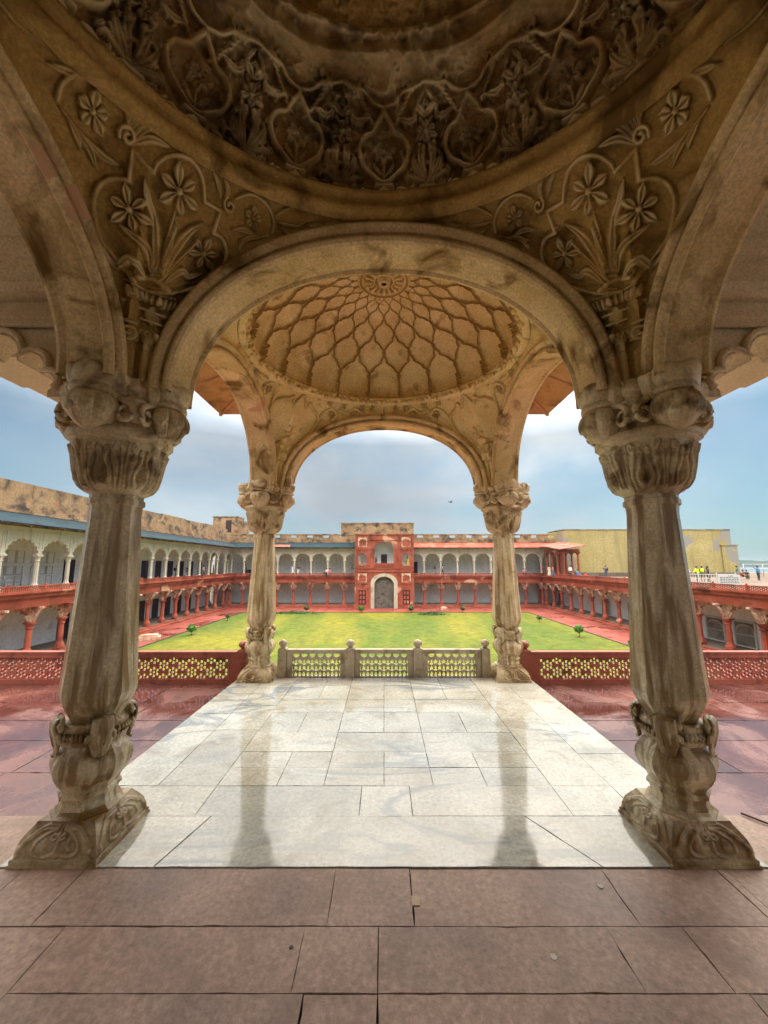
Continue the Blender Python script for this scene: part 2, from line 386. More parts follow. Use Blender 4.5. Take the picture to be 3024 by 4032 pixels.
def wet_floor(name, base, light, stain, r_dry, r_wet, wet_cut, scale, vein=None, bump=0.04, spec=0.5, rip=3.0, patchy=(1.5, 0.45), wetdark=(0.62, 0.58, 0.60)):
    m, t, b = mat(name); g = nn(t, 'ShaderNodeNewGeometry'); P = g.outputs['Position']
    big = noise(t, P, scale, 7, 0.6, 0.4)
    col = mixc(t, ramp(t, [(0.33, 0.0), (0.67, 1.0)], big).outputs[0], base, light)
    fn = noise(t, P, 38, 5, 0.8)
    col = mixc(t, 0.85, col, mixc(t, 1.0, col, ramp(t, [(0.34, 0.60), (0.66, 1.3)], fn).outputs[0], 'MULTIPLY'))
    st = ramp(t, [(0.52, 0.0), (0.72, 1.0)], noise(t, P, scale * 2.3, 6, 0.65, 0.8)).outputs[0]
    col = mixc(t, st, col, stain)
    if vein:
        mp_ = nn(t, 'ShaderNodeMapping'); t.links.new(P, mp_.inputs[0]); mp_.inputs['Rotation'].default_value = (0, 0, R(24)); mp_.inputs['Scale'].default_value = (0.55, 1.7, 1)
        vn = noise(t, mp_.outputs[0], 0.9, 6, 0.55, 1.2)
        vf0 = ramp(t, [(0.455, 0.0), (0.495, 0.75), (0.505, 0.75), (0.545, 0.0)], vn).outputs[0]
        vg = ramp(t, [(0.44, 0.0), (0.54, 1.0)], noise(t, P, 0.55, 2, 0.5)).outputs[0]
        vm = nn(t, 'ShaderNodeMath', operation='MULTIPLY'); t.links.new(vf0, vm.inputs[0]); t.links.new(vg, vm.inputs[1]); vf = vm.outputs[0]
        col = mixc(t, vf, col, vein)
    a = nn(t, 'ShaderNodeAttribute', attribute_name='tint'); col = mixc(t, 1.0, col, a.outputs['Color'], 'MULTIPLY')
    wn = ramp(t, [(wet_cut[0], 0.0), (wet_cut[1], 1.0)], noise(t, P, patchy[0], 5, patchy[1], 0.6)).outputs[0]
    col = mixc(t, wn, col, mixc(t, 1.0, col, wetdark, 'MULTIPLY'))
    t.links.new(col, b.inputs['Base Color'])
    rr = nn(t, 'ShaderNodeMapRange', ins={'To Min': r_dry, 'To Max': r_wet}); t.links.new(wn, rr.inputs[0]); t.links.new(rr.outputs[0], b.inputs['Roughness'])
    b.inputs['Specular IOR Level'].default_value = spec
    bp = nn(t, 'ShaderNodeBump', ins={'Strength': bump, 'Distance': 0.03})
    h1 = noise(t, P, rip * 8, 6, 0.65); h2 = noise(t, P, rip, 3, 0.5)
    ad = nn(t, 'ShaderNodeMath', operation='ADD'); t.links.new(h1, ad.inputs[0]); t.links.new(h2, ad.inputs[1])
    t.links.new(ad.outputs[0], bp.inputs['Height']); t.links.new(bp.outputs[0], b.inputs['Normal'])
    return m
M['marble'] = wet_floor('wet_marble', (0.46, 0.465, 0.41), (0.68, 0.69, 0.63), (0.36, 0.33, 0.26), 0.12, 0.025, (0.40, 0.56), 1.6, vein=(0.22, 0.27, 0.32), bump=0.009, spec=0.75, patchy=(2.2, 0.6), wetdark=(0.93, 0.92, 0.90))
M['sand'] = wet_floor('brown_sandstone_paving', (0.36, 0.245, 0.19), (0.47, 0.33, 0.265), (0.25, 0.165, 0.13), 0.55, 0.42, (0.5, 0.7), 1.1, bump=0.14, spec=0.4, rip=4)
M['terrace'] = wet_floor('wet_red_paving', (0.14, 0.048, 0.04), (0.21, 0.085, 0.068), (0.08, 0.032, 0.028), 0.36, 0.03, (0.40, 0.56), 0.9, bump=0.035, spec=0.75, rip=1.2, patchy=(1.3, 0.6))
M['path'] = wet_floor('red_court_path', (0.22, 0.045, 0.035), (0.30, 0.085, 0.065), (0.18, 0.055, 0.04), 0.7, 0.15, (0.54, 0.62), 0.35, bump=0.08, spec=0.25, rip=0.6, patchy=(0.35, 0.5))

def grass_mat():
    m, t, b = mat('lawn_grass'); g = nn(t, 'ShaderNodeNewGeometry'); P = g.outputs['Position']
    mp_ = nn(t, 'ShaderNodeMapping'); t.links.new(P, mp_.inputs[0]); mp_.inputs['Scale'].default_value = (1.0, 0.22, 1); mp_.inputs['Rotation'].default_value = (0, 0, R(6))
    big = noise(t, mp_.outputs[0], 0.16, 5, 0.6, 0.3); fine = noise(t, P, 7, 6, 0.75)
    mp2 = nn(t, 'ShaderNodeMapping'); t.links.new(P, mp2.inputs[0]); mp2.inputs['Scale'].default_value = (0.2, 1.0, 1)
    rows = noise(t, mp2.outputs[0], 0.8, 4, 0.6)
    c = mixc(t, ramp(t, [(0.40, 0.0), (0.58, 1.0)], big).outputs[0], (0.058, 0.100, 0.006), (0.145, 0.145, 0.010))
    c = mixc(t, ramp(t, [(0.42, 0.0), (0.66, 0.5)], rows).outputs[0], c, (0.10, 0.10, 0.02))
    c = mixc(t, 0.8, c, mixc(t, 1.0, c, ramp(t, [(0.3, 0.40), (0.7, 1.6)], fine).outputs[0], 'MULTIPLY'))
    c = mixc(t, 0.7, c, mixc(t, 1.0, c, ramp(t, [(0.35, 0.5), (0.6, 1.2)], noise(t, P, 1.1, 6, 0.7, 0.4)).outputs[0], 'MULTIPLY'))
    t.links.new(c, b.inputs['Base Color']); b.inputs['Roughness'].default_value = 0.85; b.inputs['Specular IOR Level'].default_value = 0.2
    bp = nn(t, 'ShaderNodeBump', ins={'Strength': 0.6, 'Distance': 0.05}); t.links.new(noise(t, P, 14, 6, 0.8), bp.inputs['Height']); t.links.new(bp.outputs[0], b.inputs['Normal'])
    return m
M['grass'] = grass_mat()
def plain(name, col, rough=0.6, metal=0.0, var=0.25, sc_=8.0):
    m, t, b = mat(name); g = nn(t, 'ShaderNodeNewGeometry')
    c = mixc(t, noise(t, g.outputs['Position'], sc_, 4, 0.6), tuple(x * (1 - var) for x in col), tuple(min(1, x * (1 + var)) for x in col))
    t.links.new(c, b.inputs['Base Color']); b.inputs['Roughness'].default_value = rough; b.inputs['Metallic'].default_value = metal
    return m
M['leaf'] = plain('bright_leaves', (0.05, 0.17, 0.012), 0.6, sc_=14)
M['leaf2'] = plain('dark_leaves', (0.03, 0.09, 0.012), 0.6, sc_=14)
M['bark'] = plain('bark', (0.07, 0.045, 0.03), 0.9)
M['metal'] = plain('grey_metal_rail', (0.45, 0.47, 0.5), 0.4, 0.6)
M['fence'] = plain('white_painted_metal', (0.50, 0.52, 0.52), 0.5, var=0.06)
M['ink'] = plain('dark_print', (0.03, 0.03, 0.05), 0.6)
M['cable'] = plain('dark_red_cable', (0.10, 0.02, 0.02), 0.5)
M['paint'] = plain('white_fleck', (0.50, 0.47, 0.42), 0.6)
M['skin'] = plain('skin', (0.26, 0.14, 0.09), 0.6, var=0.08)
M['hair'] = plain('black_hair', (0.012, 0.010, 0.010), 0.5, var=0.1)
M['water'] = plain('river_water', (0.12, 0.16, 0.19), 0.15, var=0.1, sc_=0.01)
M['land'] = plain('ground_earth', (0.16, 0.15, 0.09), 0.9, sc_=0.05)
M['farwood'] = plain('far_trees', (0.05, 0.085, 0.04), 0.9, sc_=0.02)

# ------------------------------------------------------------------ floors of the pavilion and terrace
def slabs(name, quads, m, z, kind='structure', gap=0.005, tv=0.10, bevel_down=0.02, faint=(), jit=0.0):
    """quads in pavilion units (x0,x1,y0,y1) or 4 point lists; one mesh of separate stones"""
    vs = []; fs = []; cols = []
    for q in quads:
        P = [(q[0], q[2]), (q[1], q[2]), (q[1], q[3]), (q[0], q[3])] if not hasattr(q[0], '__len__') else q
        P = [(a * K, b * K) for a, b in P]; cx = sum(p[0] for p in P) / len(P); cy = sum(p[1] for p in P) / len(P)
        b = len(vs)
        pts = []
        for (x, y) in P:
            gx_ = 0.0006 if any(abs(x - f_ * K) < 1e-4 for f_ in faint) else gap
            pts.append((x - gx_ * (1 if x > cx else -1), y - gap * (1 if y > cy else -1)))
        if jit:
            p2 = []
            for i in range(len(pts)):
                (xa, ya), (xb, yb) = pts[i], pts[(i + 1) % len(pts)]; l_ = math.hypot(xb - xa, yb - ya); m_ = max(2, int(l_ / 0.06))
                for k_ in range(m_):
                    t = k_ / m_; j_ = 0 if k_ == 0 else abs(random.gauss(0, jit)) + (jit * 3 if random.random() < 0.05 else 0)
                    dx, dy = (cx - xa), (cy - ya); nx_, ny_ = -(yb - ya) / l_, (xb - xa) / l_
                    sg = 1 if nx_ * dx + ny_ * dy > 0 else -1
                    p2.append((xa + (xb - xa) * t + nx_ * sg * j_, ya + (yb - ya) * t + ny_ * sg * j_))
            pts = p2
        n_ = len(pts)
        dz = random.uniform(-0.0015, 0.0015)
        vs += [(x, y, z + dz) for x, y in pts] + [(x, y, z - bevel_down) for x, y in pts]
        fs.append(tuple(range(b, b + n_))); fs += [(b + i, b + n_ + i, b + n_ + (i + 1) % n_, b + (i + 1) % n_) for i in range(n_)]
        g = 1 + random.uniform(-tv, tv); wv = random.uniform(-0.03, 0.03)
        cols += [(g + wv, g, g - wv, 1)] * (n_ * 2)
    me = bpy.data.meshes.new(name); me.from_pydata(vs, [], fs)
    ca = me.color_attributes.new('tint', 'FLOAT_COLOR', 'POINT')
    ca.data.foreach_set('color', np.array(cols, dtype=np.float32).ravel())
    me.materials.append(m)
    bm = bmesh.new(); bm.from_mesh(me); bmesh.ops.recalc_face_normals(bm, faces=bm.faces[:]); bm.to_mesh(me); bm.free()
    o = link(name, me); o['kind'] = kind
    return o
MW = 1.285                        # half width of the marble floor
yrow = [1.427, 1.688, 1.90, 2.06, 2.22, 2.46, 2.78, 3.02, 3.36, 3.575]
q = []
bb = [-MW, -1.02, -0.76, 0.76, 1.02, MW]
# front row of long slabs
q += [[(-MW, 1.427), (-0.770, 1.427), (-0.694, 1.688), (-MW, 1.688)], [(-0.766, 1.427), (0.727, 1.427), (0.562, 1.688), (-0.69, 1.688)], [(0.73, 1.427), (MW, 1.427), (MW, 1.688), (0.565, 1.688)]]
q += [(-MW, -0.76, 1.688, 1.90), (-0.76, -0.10, 1.688, 1.90), (-0.10, 0.115, 1.688, 1.90), (0.115, 0.76, 1.688, 1.90), (0.76, 1.03, 1.688, 1.90), (1.03, MW, 1.688, 1.90)]
for s_ in (-1, 1):
    ys = [1.90, 2.32, 2.75, 3.1, 3.575] if s_ < 0 else [1.90, 2.2, 2.6, 3.05, 3.575]
    for a, b in zip(ys[:-1], ys[1:]):
        q.append((min(s_ * 1.03, s_ * MW), max(s_ * 1.03, s_ * MW), a, b))
    ys = [1.90, 2.5, 2.9, 3.3, 3.575] if s_ < 0 else [1.90, 2.66, 3.575]
    for a, b in zip(ys[:-1], ys[1:]):
        q.append((min(s_ * 0.76, s_ * 1.03), max(s_ * 0.76, s_ * 1.03), a, b))
xs1 = [-0.76, -0.49, -0.275, 0.0, 0.225, 0.47, 0.76]
for a, b in zip(yrow[2:-1], yrow[3:]):
    xx = list(xs1)
    if round(a, 2) in (2.22, 2.78): xx = [-0.76, -0.275, 0.225, 0.76] if a < 2.5 else [-0.76, -0.275, 0.0, 0.225, 0.76]
    if abs(a - 2.46) < 0.01: xx = [-0.76, -0.52, -0.275, 0.0, 0.225, 0.5, 0.76]
    for c_, d_ in zip(xx[:-1], xx[1:]): q.append((c_, d_, a, b))
slabs('marble_floor', q, M['marble'], 0.0, gap=0.0016, tv=0.13, jit=0.0009)
# sandstone foreground
q = []
def rowq(y0, y1, xs): return [(a, b, y0, y1) for a, b in zip(xs[:-1], xs[1:])]
q += [(-0.99, -0.16, 1.22, 1.427), (-0.16, 0.085, 1.22, 1.427), (0.085, 0.72, 1.22, 1.427), (0.72, 1.10, 1.22, 1.427)]
q += [(-0.89, -0.22, 1.05, 1.22), (-0.22, -0.015, 1.05, 1.22), (-0.015, 0.62, 1.05, 1.22), (0.62, 0.83, 1.05, 1.22)]
q += [(-0.89, -0.19, 0.80, 1.05), (-0.19, -0.015, 0.80, 1.05), (-0.015, 0.86, 0.80, 1.05)] + rowq(0.4, 0.80, [-0.89, -0.015, 0.86])
q += [[(-1.19, 0.4), (-0.89, 0.4), (-0.89, 1.22), (-1.19, 1.22)], [(-1.19, 1.22), (-0.99, 1.22), (-0.99, 1.427), (-1.19, 1.427)],
      (0.86, 1.13, 0.4, 1.05), (0.83, 1.13, 1.05, 1.22), (1.10, 1.13, 1.22, 1.427)]
for s_ in (-1, 1):
    xin = 1.19 if s_ < 0 else 1.13
    for y0, y1 in ((0.4, 0.9), (0.9, 1.427)):
        for x0, x1 in ((xin, 1.75), (1.75, 2.6), (2.6, 3.6)):
            q.append((min(s_ * x0, s_ * x1), max(s_ * x0, s_ * x1), y0, y1))
    for x0, x1 in ((MW, 1.9), (1.9, 2.7), (2.7, 3.6)): q.append((min(s_ * x0, s_ * x1), max(s_ * x0, s_ * x1), 1.427, 1.70))
slabs('sandstone_paving', q, M['sand'], -0.006, gap=0.0018, tv=0.09, jit=0.0014, faint=(-0.16, 0.72, 0.62, -0.22))
q = []
for s_ in (-1, 1):
    y = 1.70; j = 0
    while y < 3.70:
        h_ = [0.42, 0.36, 0.30, 0.34, 0.30, 0.32][j % 6]; x = MW + 0.004
        while x < 9:
            w_ = random.uniform(0.55, 1.1) if x > MW + 0.1 else random.uniform(0.35, 0.8)
            q.append((min(s_ * x, s_ * (x + w_)), max(s_ * x, s_ * (x + w_)), y, min(y + h_, 3.72))); x += w_
        y += h_; j += 1
slabs('terrace_paving', q, M['terrace'], -0.085, gap=0.003, tv=0.16, jit=0.002)
# body of the terrace the stones lie on
mb = MB(); mb.box(-16, 16, -7.5, 3.72 * K, -5.6, -0.115); mb.box(-MW * K + 0.004, MW * K - 0.004, 1.43 * K, 3.58 * K, -0.115, -0.012)
mb.box(-3.6 * K, 3.6 * K, -7.5, 1.70 * K, -0.115, -0.02)
o = mb.build('terrace', M['joint']); o['kind'] = 'structure'
# indoor paving behind the camera
mb = MB(); mb.box(-3.6 * K, 3.6 * K, -4.9, 0.4 * K, -0.02, -0.006)
o = mb.build('hall_floor', M['sand']); o['kind'] = 'structure'

# ------------------------------------------------------------------ pavilion
PAV = empty('marble_pavilion', 'carved marble pavilion with baluster columns, round arches and two domed bays framing the view', 'pavilion')

RS = 0.815                         # slenderness of the shaft
def oct_shaft():
    mb = MB(K)
    prof = [(0.118, 1.285), (0.118, 1.262), (0.126, 1.258), (0.126, 1.238), (0.116, 1.232), (0.113, 1.20), (0.122, 1.05), (0.138, 0.80), (0.152, 0.60), (0.158, 0.535), (0.157, 0.515),
            (0.146, 0.485), (0.122, 0.45), (0.106, 0.425), (0.102, 0.40)]
    mb.lathe([(r_ * RS, z_) for r_, z_ in prof[::-1]], 8)
    return mb
def bulb_mb():
    mb = MB(K)
    # melon of sixteen slightly rounded facets over an octagon
    prof = [(0.104, 0.105), (0.116, 0.118), (0.117, 0.138), (0.110, 0.152), (0.114, 0.166), (0.124, 0.172), (0.124, 0.184), (0.113, 0.19), (0.120, 0.204), (0.142, 0.226), (0.158, 0.252), (0.163, 0.275), (0.158, 0.297), (0.140, 0.318), (0.122, 0.333), (0.116, 0.345)]
    mb.lathe([(r_ * RS, z_) for r_, z_ in prof], 8)
    return mb
def base_grids():
    """four carved sloping faces; returns list of arrays"""
    nu, nw = 90, 64
    u = np.linspace(-1, 1, nu); wv = np.linspace(0, 1, nw)
    U, Wv = np.meshgrid(u, wv, indexing='ij')
    hw = np.interp(Wv, [0, 0.16, 0.165, 0.24, 0.40, 0.62, 0.82, 0.93, 1.0], [0.146, 0.146, 0.139, 0.139, 0.137, 0.129, 0.114, 0.104, 0.100])
    z = Wv * 0.112
    X = U * hw
    rl = Relief(U, Wv)
    for s_ in (-1, 1):
        rl.stroke([(s_ * 0.06, 0.30), (s_ * 0.30, 0.22), (s_ * 0.55, 0.36), (s_ * 0.52, 0.62), (s_ * 0.30, 0.80), (s_ * 0.10, 0.86)], 0.05, 0.006)
        rl.stroke([(s_ * 0.15, 0.90), (s_ * 0.55, 0.88), (s_ * 0.80, 0.66), (s_ * 0.88, 0.42), (s_ * 0.93, 0.28)], 0.10, 0.007, 'taper', groove=0.5)
        rl.stroke([(s_ * 0.98, 0.24), (s_ * 0.90, 0.32), (s_ * 0.97, 0.42)], 0.09, 0.009)
        rl.stroke([(s_ * 0.28, 0.36), (s_ * 0.36, 0.5), (s_ * 0.30, 0.66)], 0.14, 0.0035, 'leaf')
        for k_ in range(3): rl.stroke([(s_ * (0.55 + 0.12 * k_), 0.84 - 0.14 * k_), (s_ * (0.74 + 0.10 * k_), 0.72 - 0.14 * k_)], 0.07, 0.006, 'leaf')
    rl.stroke([(0, 0.25), (0.02, 0.55), (0, 0.95)], 0.07, 0.006, 'taper')
    rl.scroll((0.12, 0.72), 0.10, 0.035, 0.008, 1.1, 2.5, 1); rl.scroll((-0.12, 0.72), 0.10, 0.035, 0.008, 1.1, 0.6, -1)
    edge = np.clip((1 - np.abs(U)) * 12, 0, 1)
    Z = rl.Z * edge + 0.0012 * fbm(U * 6, Wv * 6, 3, 5) * edge
    G = []
    for k_ in range(4):
        a = k_ * PI / 2
        rad = hw + Z
        px = X * math.cos(a) + rad * math.sin(a); py = X * math.sin(a) - rad * math.cos(a)
        G.append(np.stack([px, py, z], 2))
    return G
def multi_grid(name, grids, mt, parent, extra=None):
    vs = []; fs = []; b = 0
    for P in grids:
        nu, nv = P.shape[:2]; idx = np.arange(nu * nv).reshape(nu, nv) + b; b += nu * nv
        vs.append(P.reshape(-1, 3)); fs.append(np.stack([idx[:-1, :-1].ravel(), idx[1:, :-1].ravel(), idx[1:, 1:].ravel(), idx[:-1, 1:].ravel()], 1))
    V = np.concatenate(vs) * K; F = np.concatenate(fs)
    me = bpy.data.meshes.new(name); me.vertices.add(len(V)); me.vertices.foreach_set('co', V.astype(np.float32).ravel())
    me.loops.add(F.size); me.loops.foreach_set('vertex_index', F.ravel().astype(np.int32)); me.polygons.add(len(F))
    me.polygons.foreach_set('loop_start', np.arange(0, F.size, 4, dtype=np.int32)); me.polygons.foreach_set('loop_total', np.full(len(F), 4, dtype=np.int32))
    me.polygons.foreach_set('use_smooth', np.full(len(F), True)); me.update(calc_edges=True); me.validate()
    return link(name, me, parent, mt)
def collar_mb():
    mb = MB(K)
    mb.lathe([(0.112, 0.345), (0.130, 0.350), (0.138, 0.362), (0.132, 0.375), (0.128, 0.39), (0.134, 0.402), (0.131, 0.414), (0.112, 0.42)], 16, smooth=True)
    for k_ in range(4):
        a = PI / 4 + k_ * PI / 2
        ca, sa = math.cos(a), math.sin(a)
        def pt(r, z, t=0):
            r = 0.124 + (r - 0.14) * 0.72; t *= 0.85
            return (r * ca - t * sa, r * sa + t * ca, z)
        # acanthus leaf: curls out at the top and hangs down over the ring
        path = [(0.152, 0.418), (0.146, 0.432), (0.156, 0.446), (0.176, 0.446), (0.190, 0.430), (0.190, 0.408), (0.180, 0.385), (0.170, 0.362), (0.164, 0.340), (0.166, 0.322), (0.176, 0.314), (0.182, 0.322)]
        wd = [0.030, 0.038, 0.042, 0.046, 0.050, 0.052, 0.048, 0.052, 0.042, 0.034, 0.022, 0.012]
        th = [0.010, 0.012, 0.014, 0.015, 0.016, 0.017, 0.018, 0.016, 0.014, 0.012, 0.010, 0.008]
        n_ = 10; vs = []
        for (r_, z_), w_, t_ in zip(path, wd, th):
            for j in range(n_):
                an = 2 * PI * j / n_
                lob = 1 + 0.22 * math.cos(4 * an)
                vs.append(pt(r_ - 0.006 + t_ * math.sin(an) * lob, z_, w_ * math.cos(an)))
        fs = [(i * n_ + j, i * n_ + (j + 1) % n_, (i + 1) * n_ + (j + 1) % n_, (i + 1) * n_ + j) for i in range(len(path) - 1) for j in range(n_)]
        fs += [tuple(range(n_)), tuple(range((len(path) - 1) * n_, len(path) * n_))]
        mb.add(vs, fs, True)
        for tt in (-1, 1):        # side volutes of the leaf
            mb.tube([pt(0.150, 0.405, tt * 0.050), pt(0.158, 0.425, tt * 0.058), pt(0.150, 0.438, tt * 0.050), pt(0.148, 0.425, tt * 0.044)], [0.012, 0.014, 0.012, 0.008], 6)
            mb.tube([pt(0.168, 0.40, tt * 0.030), pt(0.160, 0.38, tt * 0.058), pt(0.148, 0.365, tt * 0.064)], [0.010, 0.013, 0.006], 6)
            mb.tube([pt(0.194, 0.432, tt * 0.016), pt(0.192, 0.40, tt * 0.020), pt(0.176, 0.35, tt * 0.014)], [0.006, 0.007, 0.004], 5)
        # small tongues on the ring between two leaves
        a2 = k_ * PI / 2
        for j in (-2, -1, 0, 1, 2):
            an = a2 + j * 0.13
            mb.tube([(0.134 * math.cos(an), 0.134 * math.sin(an), 0.398), (0.140 * math.cos(an), 0.140 * math.sin(an), 0.384), (0.134 * math.cos(an), 0.134 * math.sin(an), 0.370)], [0.007, 0.009, 0.004], 5)
    return mb
def bell_grid():
    nu, nv = 288, 70
    fi = np.linspace(0, 2 * PI, nu, endpoint=False); tt = np.linspace(0, 1, nv)
    A, T = np.meshgrid(fi, tt, indexing='ij')
    r_ = np.interp(T, [0, 0.05, 0.12, 0.25, 0.45, 0.70, 0.90, 0.93, 1.0], [0.112, 0.130, 0.150, 0.170, 0.182, 0.192, 0.205, 0.218, 0.222])
    sq = 1 / np.maximum(np.abs(np.cos(A + 0)), np.abs(np.sin(A)));  # square tendency upward
    r_ = r_ * (1 + 0.09 * np.clip(T - 0.3, 0, 1) * (sq - 1.15))
    x = (A / (2 * PI) * 14); X = (x % 2) - 1       # eight leaves
    rl = Relief(X, T * 1.6)
    rl.Z += 0.0
    for s_ in (-1, 1):
        rl.stroke([(s_ * 0.10, 0.28), (s_ * 0.34, 0.30), (s_ * 0.40, 0.52), (s_ * 0.20, 0.80), (s_ * 0.12, 1.0)], 0.10, 0.012)
        rl.stroke([(s_ * 0.60, 0.14), (s_ * 0.66, 0.6), (s_ * 0.50, 1.0), (s_ * 0.36, 1.32)], 0.13, 0.018, 'leaf', groove=0.3)
        rl.stroke([(s_ * 0.92, 0.16), (s_ * 0.90, 0.8), (s_ * 0.80, 1.38)], 0.10, 0.010, 'taper')
        rl.scroll((s_ * 0.55, 1.28), 0.16, 0.06, 0.018, 1.2, 0, s_)
        rl.scroll((s_ * 0.16, 1.10), 0.12, 0.05, 0.016, 1.2, 2, -s_)
    pit = np.exp(-((X / 0.19) ** 2 + ((T * 1.6 - 0.50) / 0.20) ** 2)) * 0.036
    Z = (rl.Z - pit) * np.clip((0.93 - T) * 14, 0, 1)
    r_ = r_ + Z
    return np.stack([r_ * np.cos(A), r_ * np.sin(A), 1.275 + 0.225 * T], 2)
def bud_grid(cx, cy, cz, R0, hz, seed):
    nu, nv = 110, 40
    A, B = np.meshgrid(np.linspace(0, 2 * PI, nu), np.linspace(-PI / 2, PI / 2 * 0.75, nv), indexing='ij')
    pet = 0.16 * np.abs(np.sin(A * 3.5 + seed)) ** 0.5 * np.cos(B) + 0.05 * np.abs(np.sin(A * 17)) * np.cos(B)
    step = 0.14 * (np.sin(B * 3 + np.abs(np.sin(A * 3.5 + seed)) * 1.2) > 0.1)
    r_ = R0 * (0.90 + pet + step)
    return np.stack([cx + r_ * np.cos(B) * np.cos(A), cy + r_ * np.cos(B) * np.sin(A), cz + hz * np.sin(B)], 2)
def capital_parts():
    mb = MB(K)
    mb.lathe([(0.205, 1.495), (0.205, 1.52), (0.17, 1.535), (0.15, 1.60), (0.15, 1.70), (0.16, 1.74), (0.1, 1.75)], 16, smooth=True)
    for k_ in range(4):
        a = k_ * PI / 2; ca, sa = math.cos(a), math.sin(a)
        def pt(r, z, t=0): return (r * ca - t * sa, r * sa + t * ca, z)
        c = (0.185 * ca, 0.185 * sa)
        # ring and scalloped leaf cup under each arch foot
        mb.lathe([(0.078, 1.640), (0.090, 1.645), (0.090, 1.656), (0.080, 1.662), (0.086, 1.668)], 14, c, smooth=True)
        prof = []
        n_ = 40; vs = []
        for z_, r_, am in ((1.664, 0.078, 0), (1.685, 0.094, 0.003), (1.715, 0.098, 0.006), (1.735, 0.088, 0.007), (1.72, 0.07, 0.0)):
            for j in range(n_):
                an = 2 * PI * j / n_; sc2 = abs(math.cos(an * 2.5))
                rr = r_ + am * sc2
                vs.append((c[0] + rr * math.cos(an), c[1] + rr * math.sin(an), z_ + (0.012 * sc2 if am > 0.004 else 0)))
        mb.add(vs, [(i * n_ + j, i * n_ + (j + 1) % n_, (i + 1) * n_ + (j + 1) % n_, (i + 1) * n_ + j) for i in range(4) for j in range(n_)], True)
        for tt in (-1, 1):        # scrolls beside every bud
            sp_ = []
            for j in range(16):
                q_ = j / 15; an = PI * 0.55 + q_ * 2 * PI * 1.05; rr = 0.042 * (1 - 0.55 * q_)
                sp_.append(pt(0.175 + 0.0, 1.578 + rr * math.sin(an), tt * (0.118 - rr * math.cos(an))))
            mb.tube([pt(0.155, 1.66, tt * 0.085), pt(0.175, 1.63, tt * 0.10)] + sp_, [0.012] * 2 + [0.013 - 0.0004 * j for j in range(16)], 7)
        b = a + PI / 4; cb_, sb = math.cos(b), math.sin(b)     # baluster on the diagonal
        mb.lathe([(0.030, 1.555), (0.048, 1.575), (0.052, 1.600), (0.044, 1.622), (0.056, 1.628), (0.056, 1.640), (0.034, 1.646), (0.034, 1.660), (0.050, 1.668), (0.052, 1.690), (0.036, 1.706), (0.030, 1.73)], 10, (0.165 * cb_, 0.165 * sb), smooth=True)
        for tt in (-1, 1):        # broken acanthus knobs at the feet of the mouldings
            an = b + tt * 0.36
            mb.lathe([(0.010, 1.625), (0.036, 1.655), (0.047, 1.69), (0.050, 1.72), (0.040, 1.732)], 7, (0.185 * math.cos(an), 0.185 * math.sin(an)), smooth=False)
    return mb
COLS = {}
def slim(o, k_=None):
    o.data.transform(Matrix.Diagonal((k_ or RS, k_ or RS, 1, 1))); return o
def make_column():
    col = oct_shaft().build('column', M['column'], PAV)
    multi_grid('base', base_grids(), M['base'], col)
    mb = MB(K); mb.lathe([(0.100, 0.100), (0.116, 0.108), (0.116, 0.116), (0.104, 0.122), (0.09, 0.135)], 8); mb.box(-0.100, 0.100, -0.100, 0.100, 0.09, 0.1125)
    mb.box(-0.15, 0.15, -0.15, 0.15, -0.004, 0.0055)
    mb.build('plinth', M['base'], col)
    bulb_mb().build('bulb', M['column'], col)
    slim(collar_mb().build('collar', M['column'], col))
    cp = capital_parts()
    c = slim(cp.build('capital', M['capital'], col), 0.93)
    multi_grid('capital_bell', [np.concatenate([g, g[:1]]) for g in [bell_grid() * np.array([0.81, 0.81, 1])]], M['capital'], col)
    multi_grid('lotus_bud', [bud_grid(0.178 * math.cos(k_ * PI / 2), 0.178 * math.sin(k_ * PI / 2), 1.585, 0.074, 0.084, k_) for k_ in range(4)], M['capital'], col)
    return col
col0 = make_column()
first = True
for yy in (YN, YF, YB):
    for s_ in (-1, 1):
        c_ = col0 if first else copy_tree(col0, PAV); first = False
        c_.location = (s_ * X0 * K, yy * K, 0)

# arches
def arch_band(a, za=None):
    mb = MB(K)
    cv = arch_curve(a, 72, 0, za)
    T_ = np.gradient(cv, axis=0); T_ /= np.linalg.norm(T_, axis=1, keepdims=True)
    path = []; fr = []
    for (s_, z_), (ts, tz) in zip(cv, T_):
        path.append((s_, 0, z_)); fr.append(((-tz, 0, ts), (0, 1, 0)))
    half = [(EXT + 0.03, TH - 0.02), (EXT + 0.002, TH - 0.004), (EXT + 0.004, TH + 0.012), (EXT - 0.004, TH + 0.026), (EXT - 0.018, TH + 0.032), (EXT - 0.032, TH + 0.026), (EXT - 0.040, TH + 0.012), (EXT - 0.041, TH - 0.006), (EXT - 0.050, TH - 0.008),
            (0.032, TH + 0.006), (0.026, TH + 0.016), (0.014, TH + 0.018), (0.004, TH + 0.010), (-0.002, TH - 0.006), (0.004, TH - 0.014), (0.010, TH - 0.020), (0.006, 0.03)]
    prof = half + [(n_, -t_) for n_, t_ in half[::-1]]
    mb.sweep(path, prof, fr)
    # straight feet into the capitals
    return mb
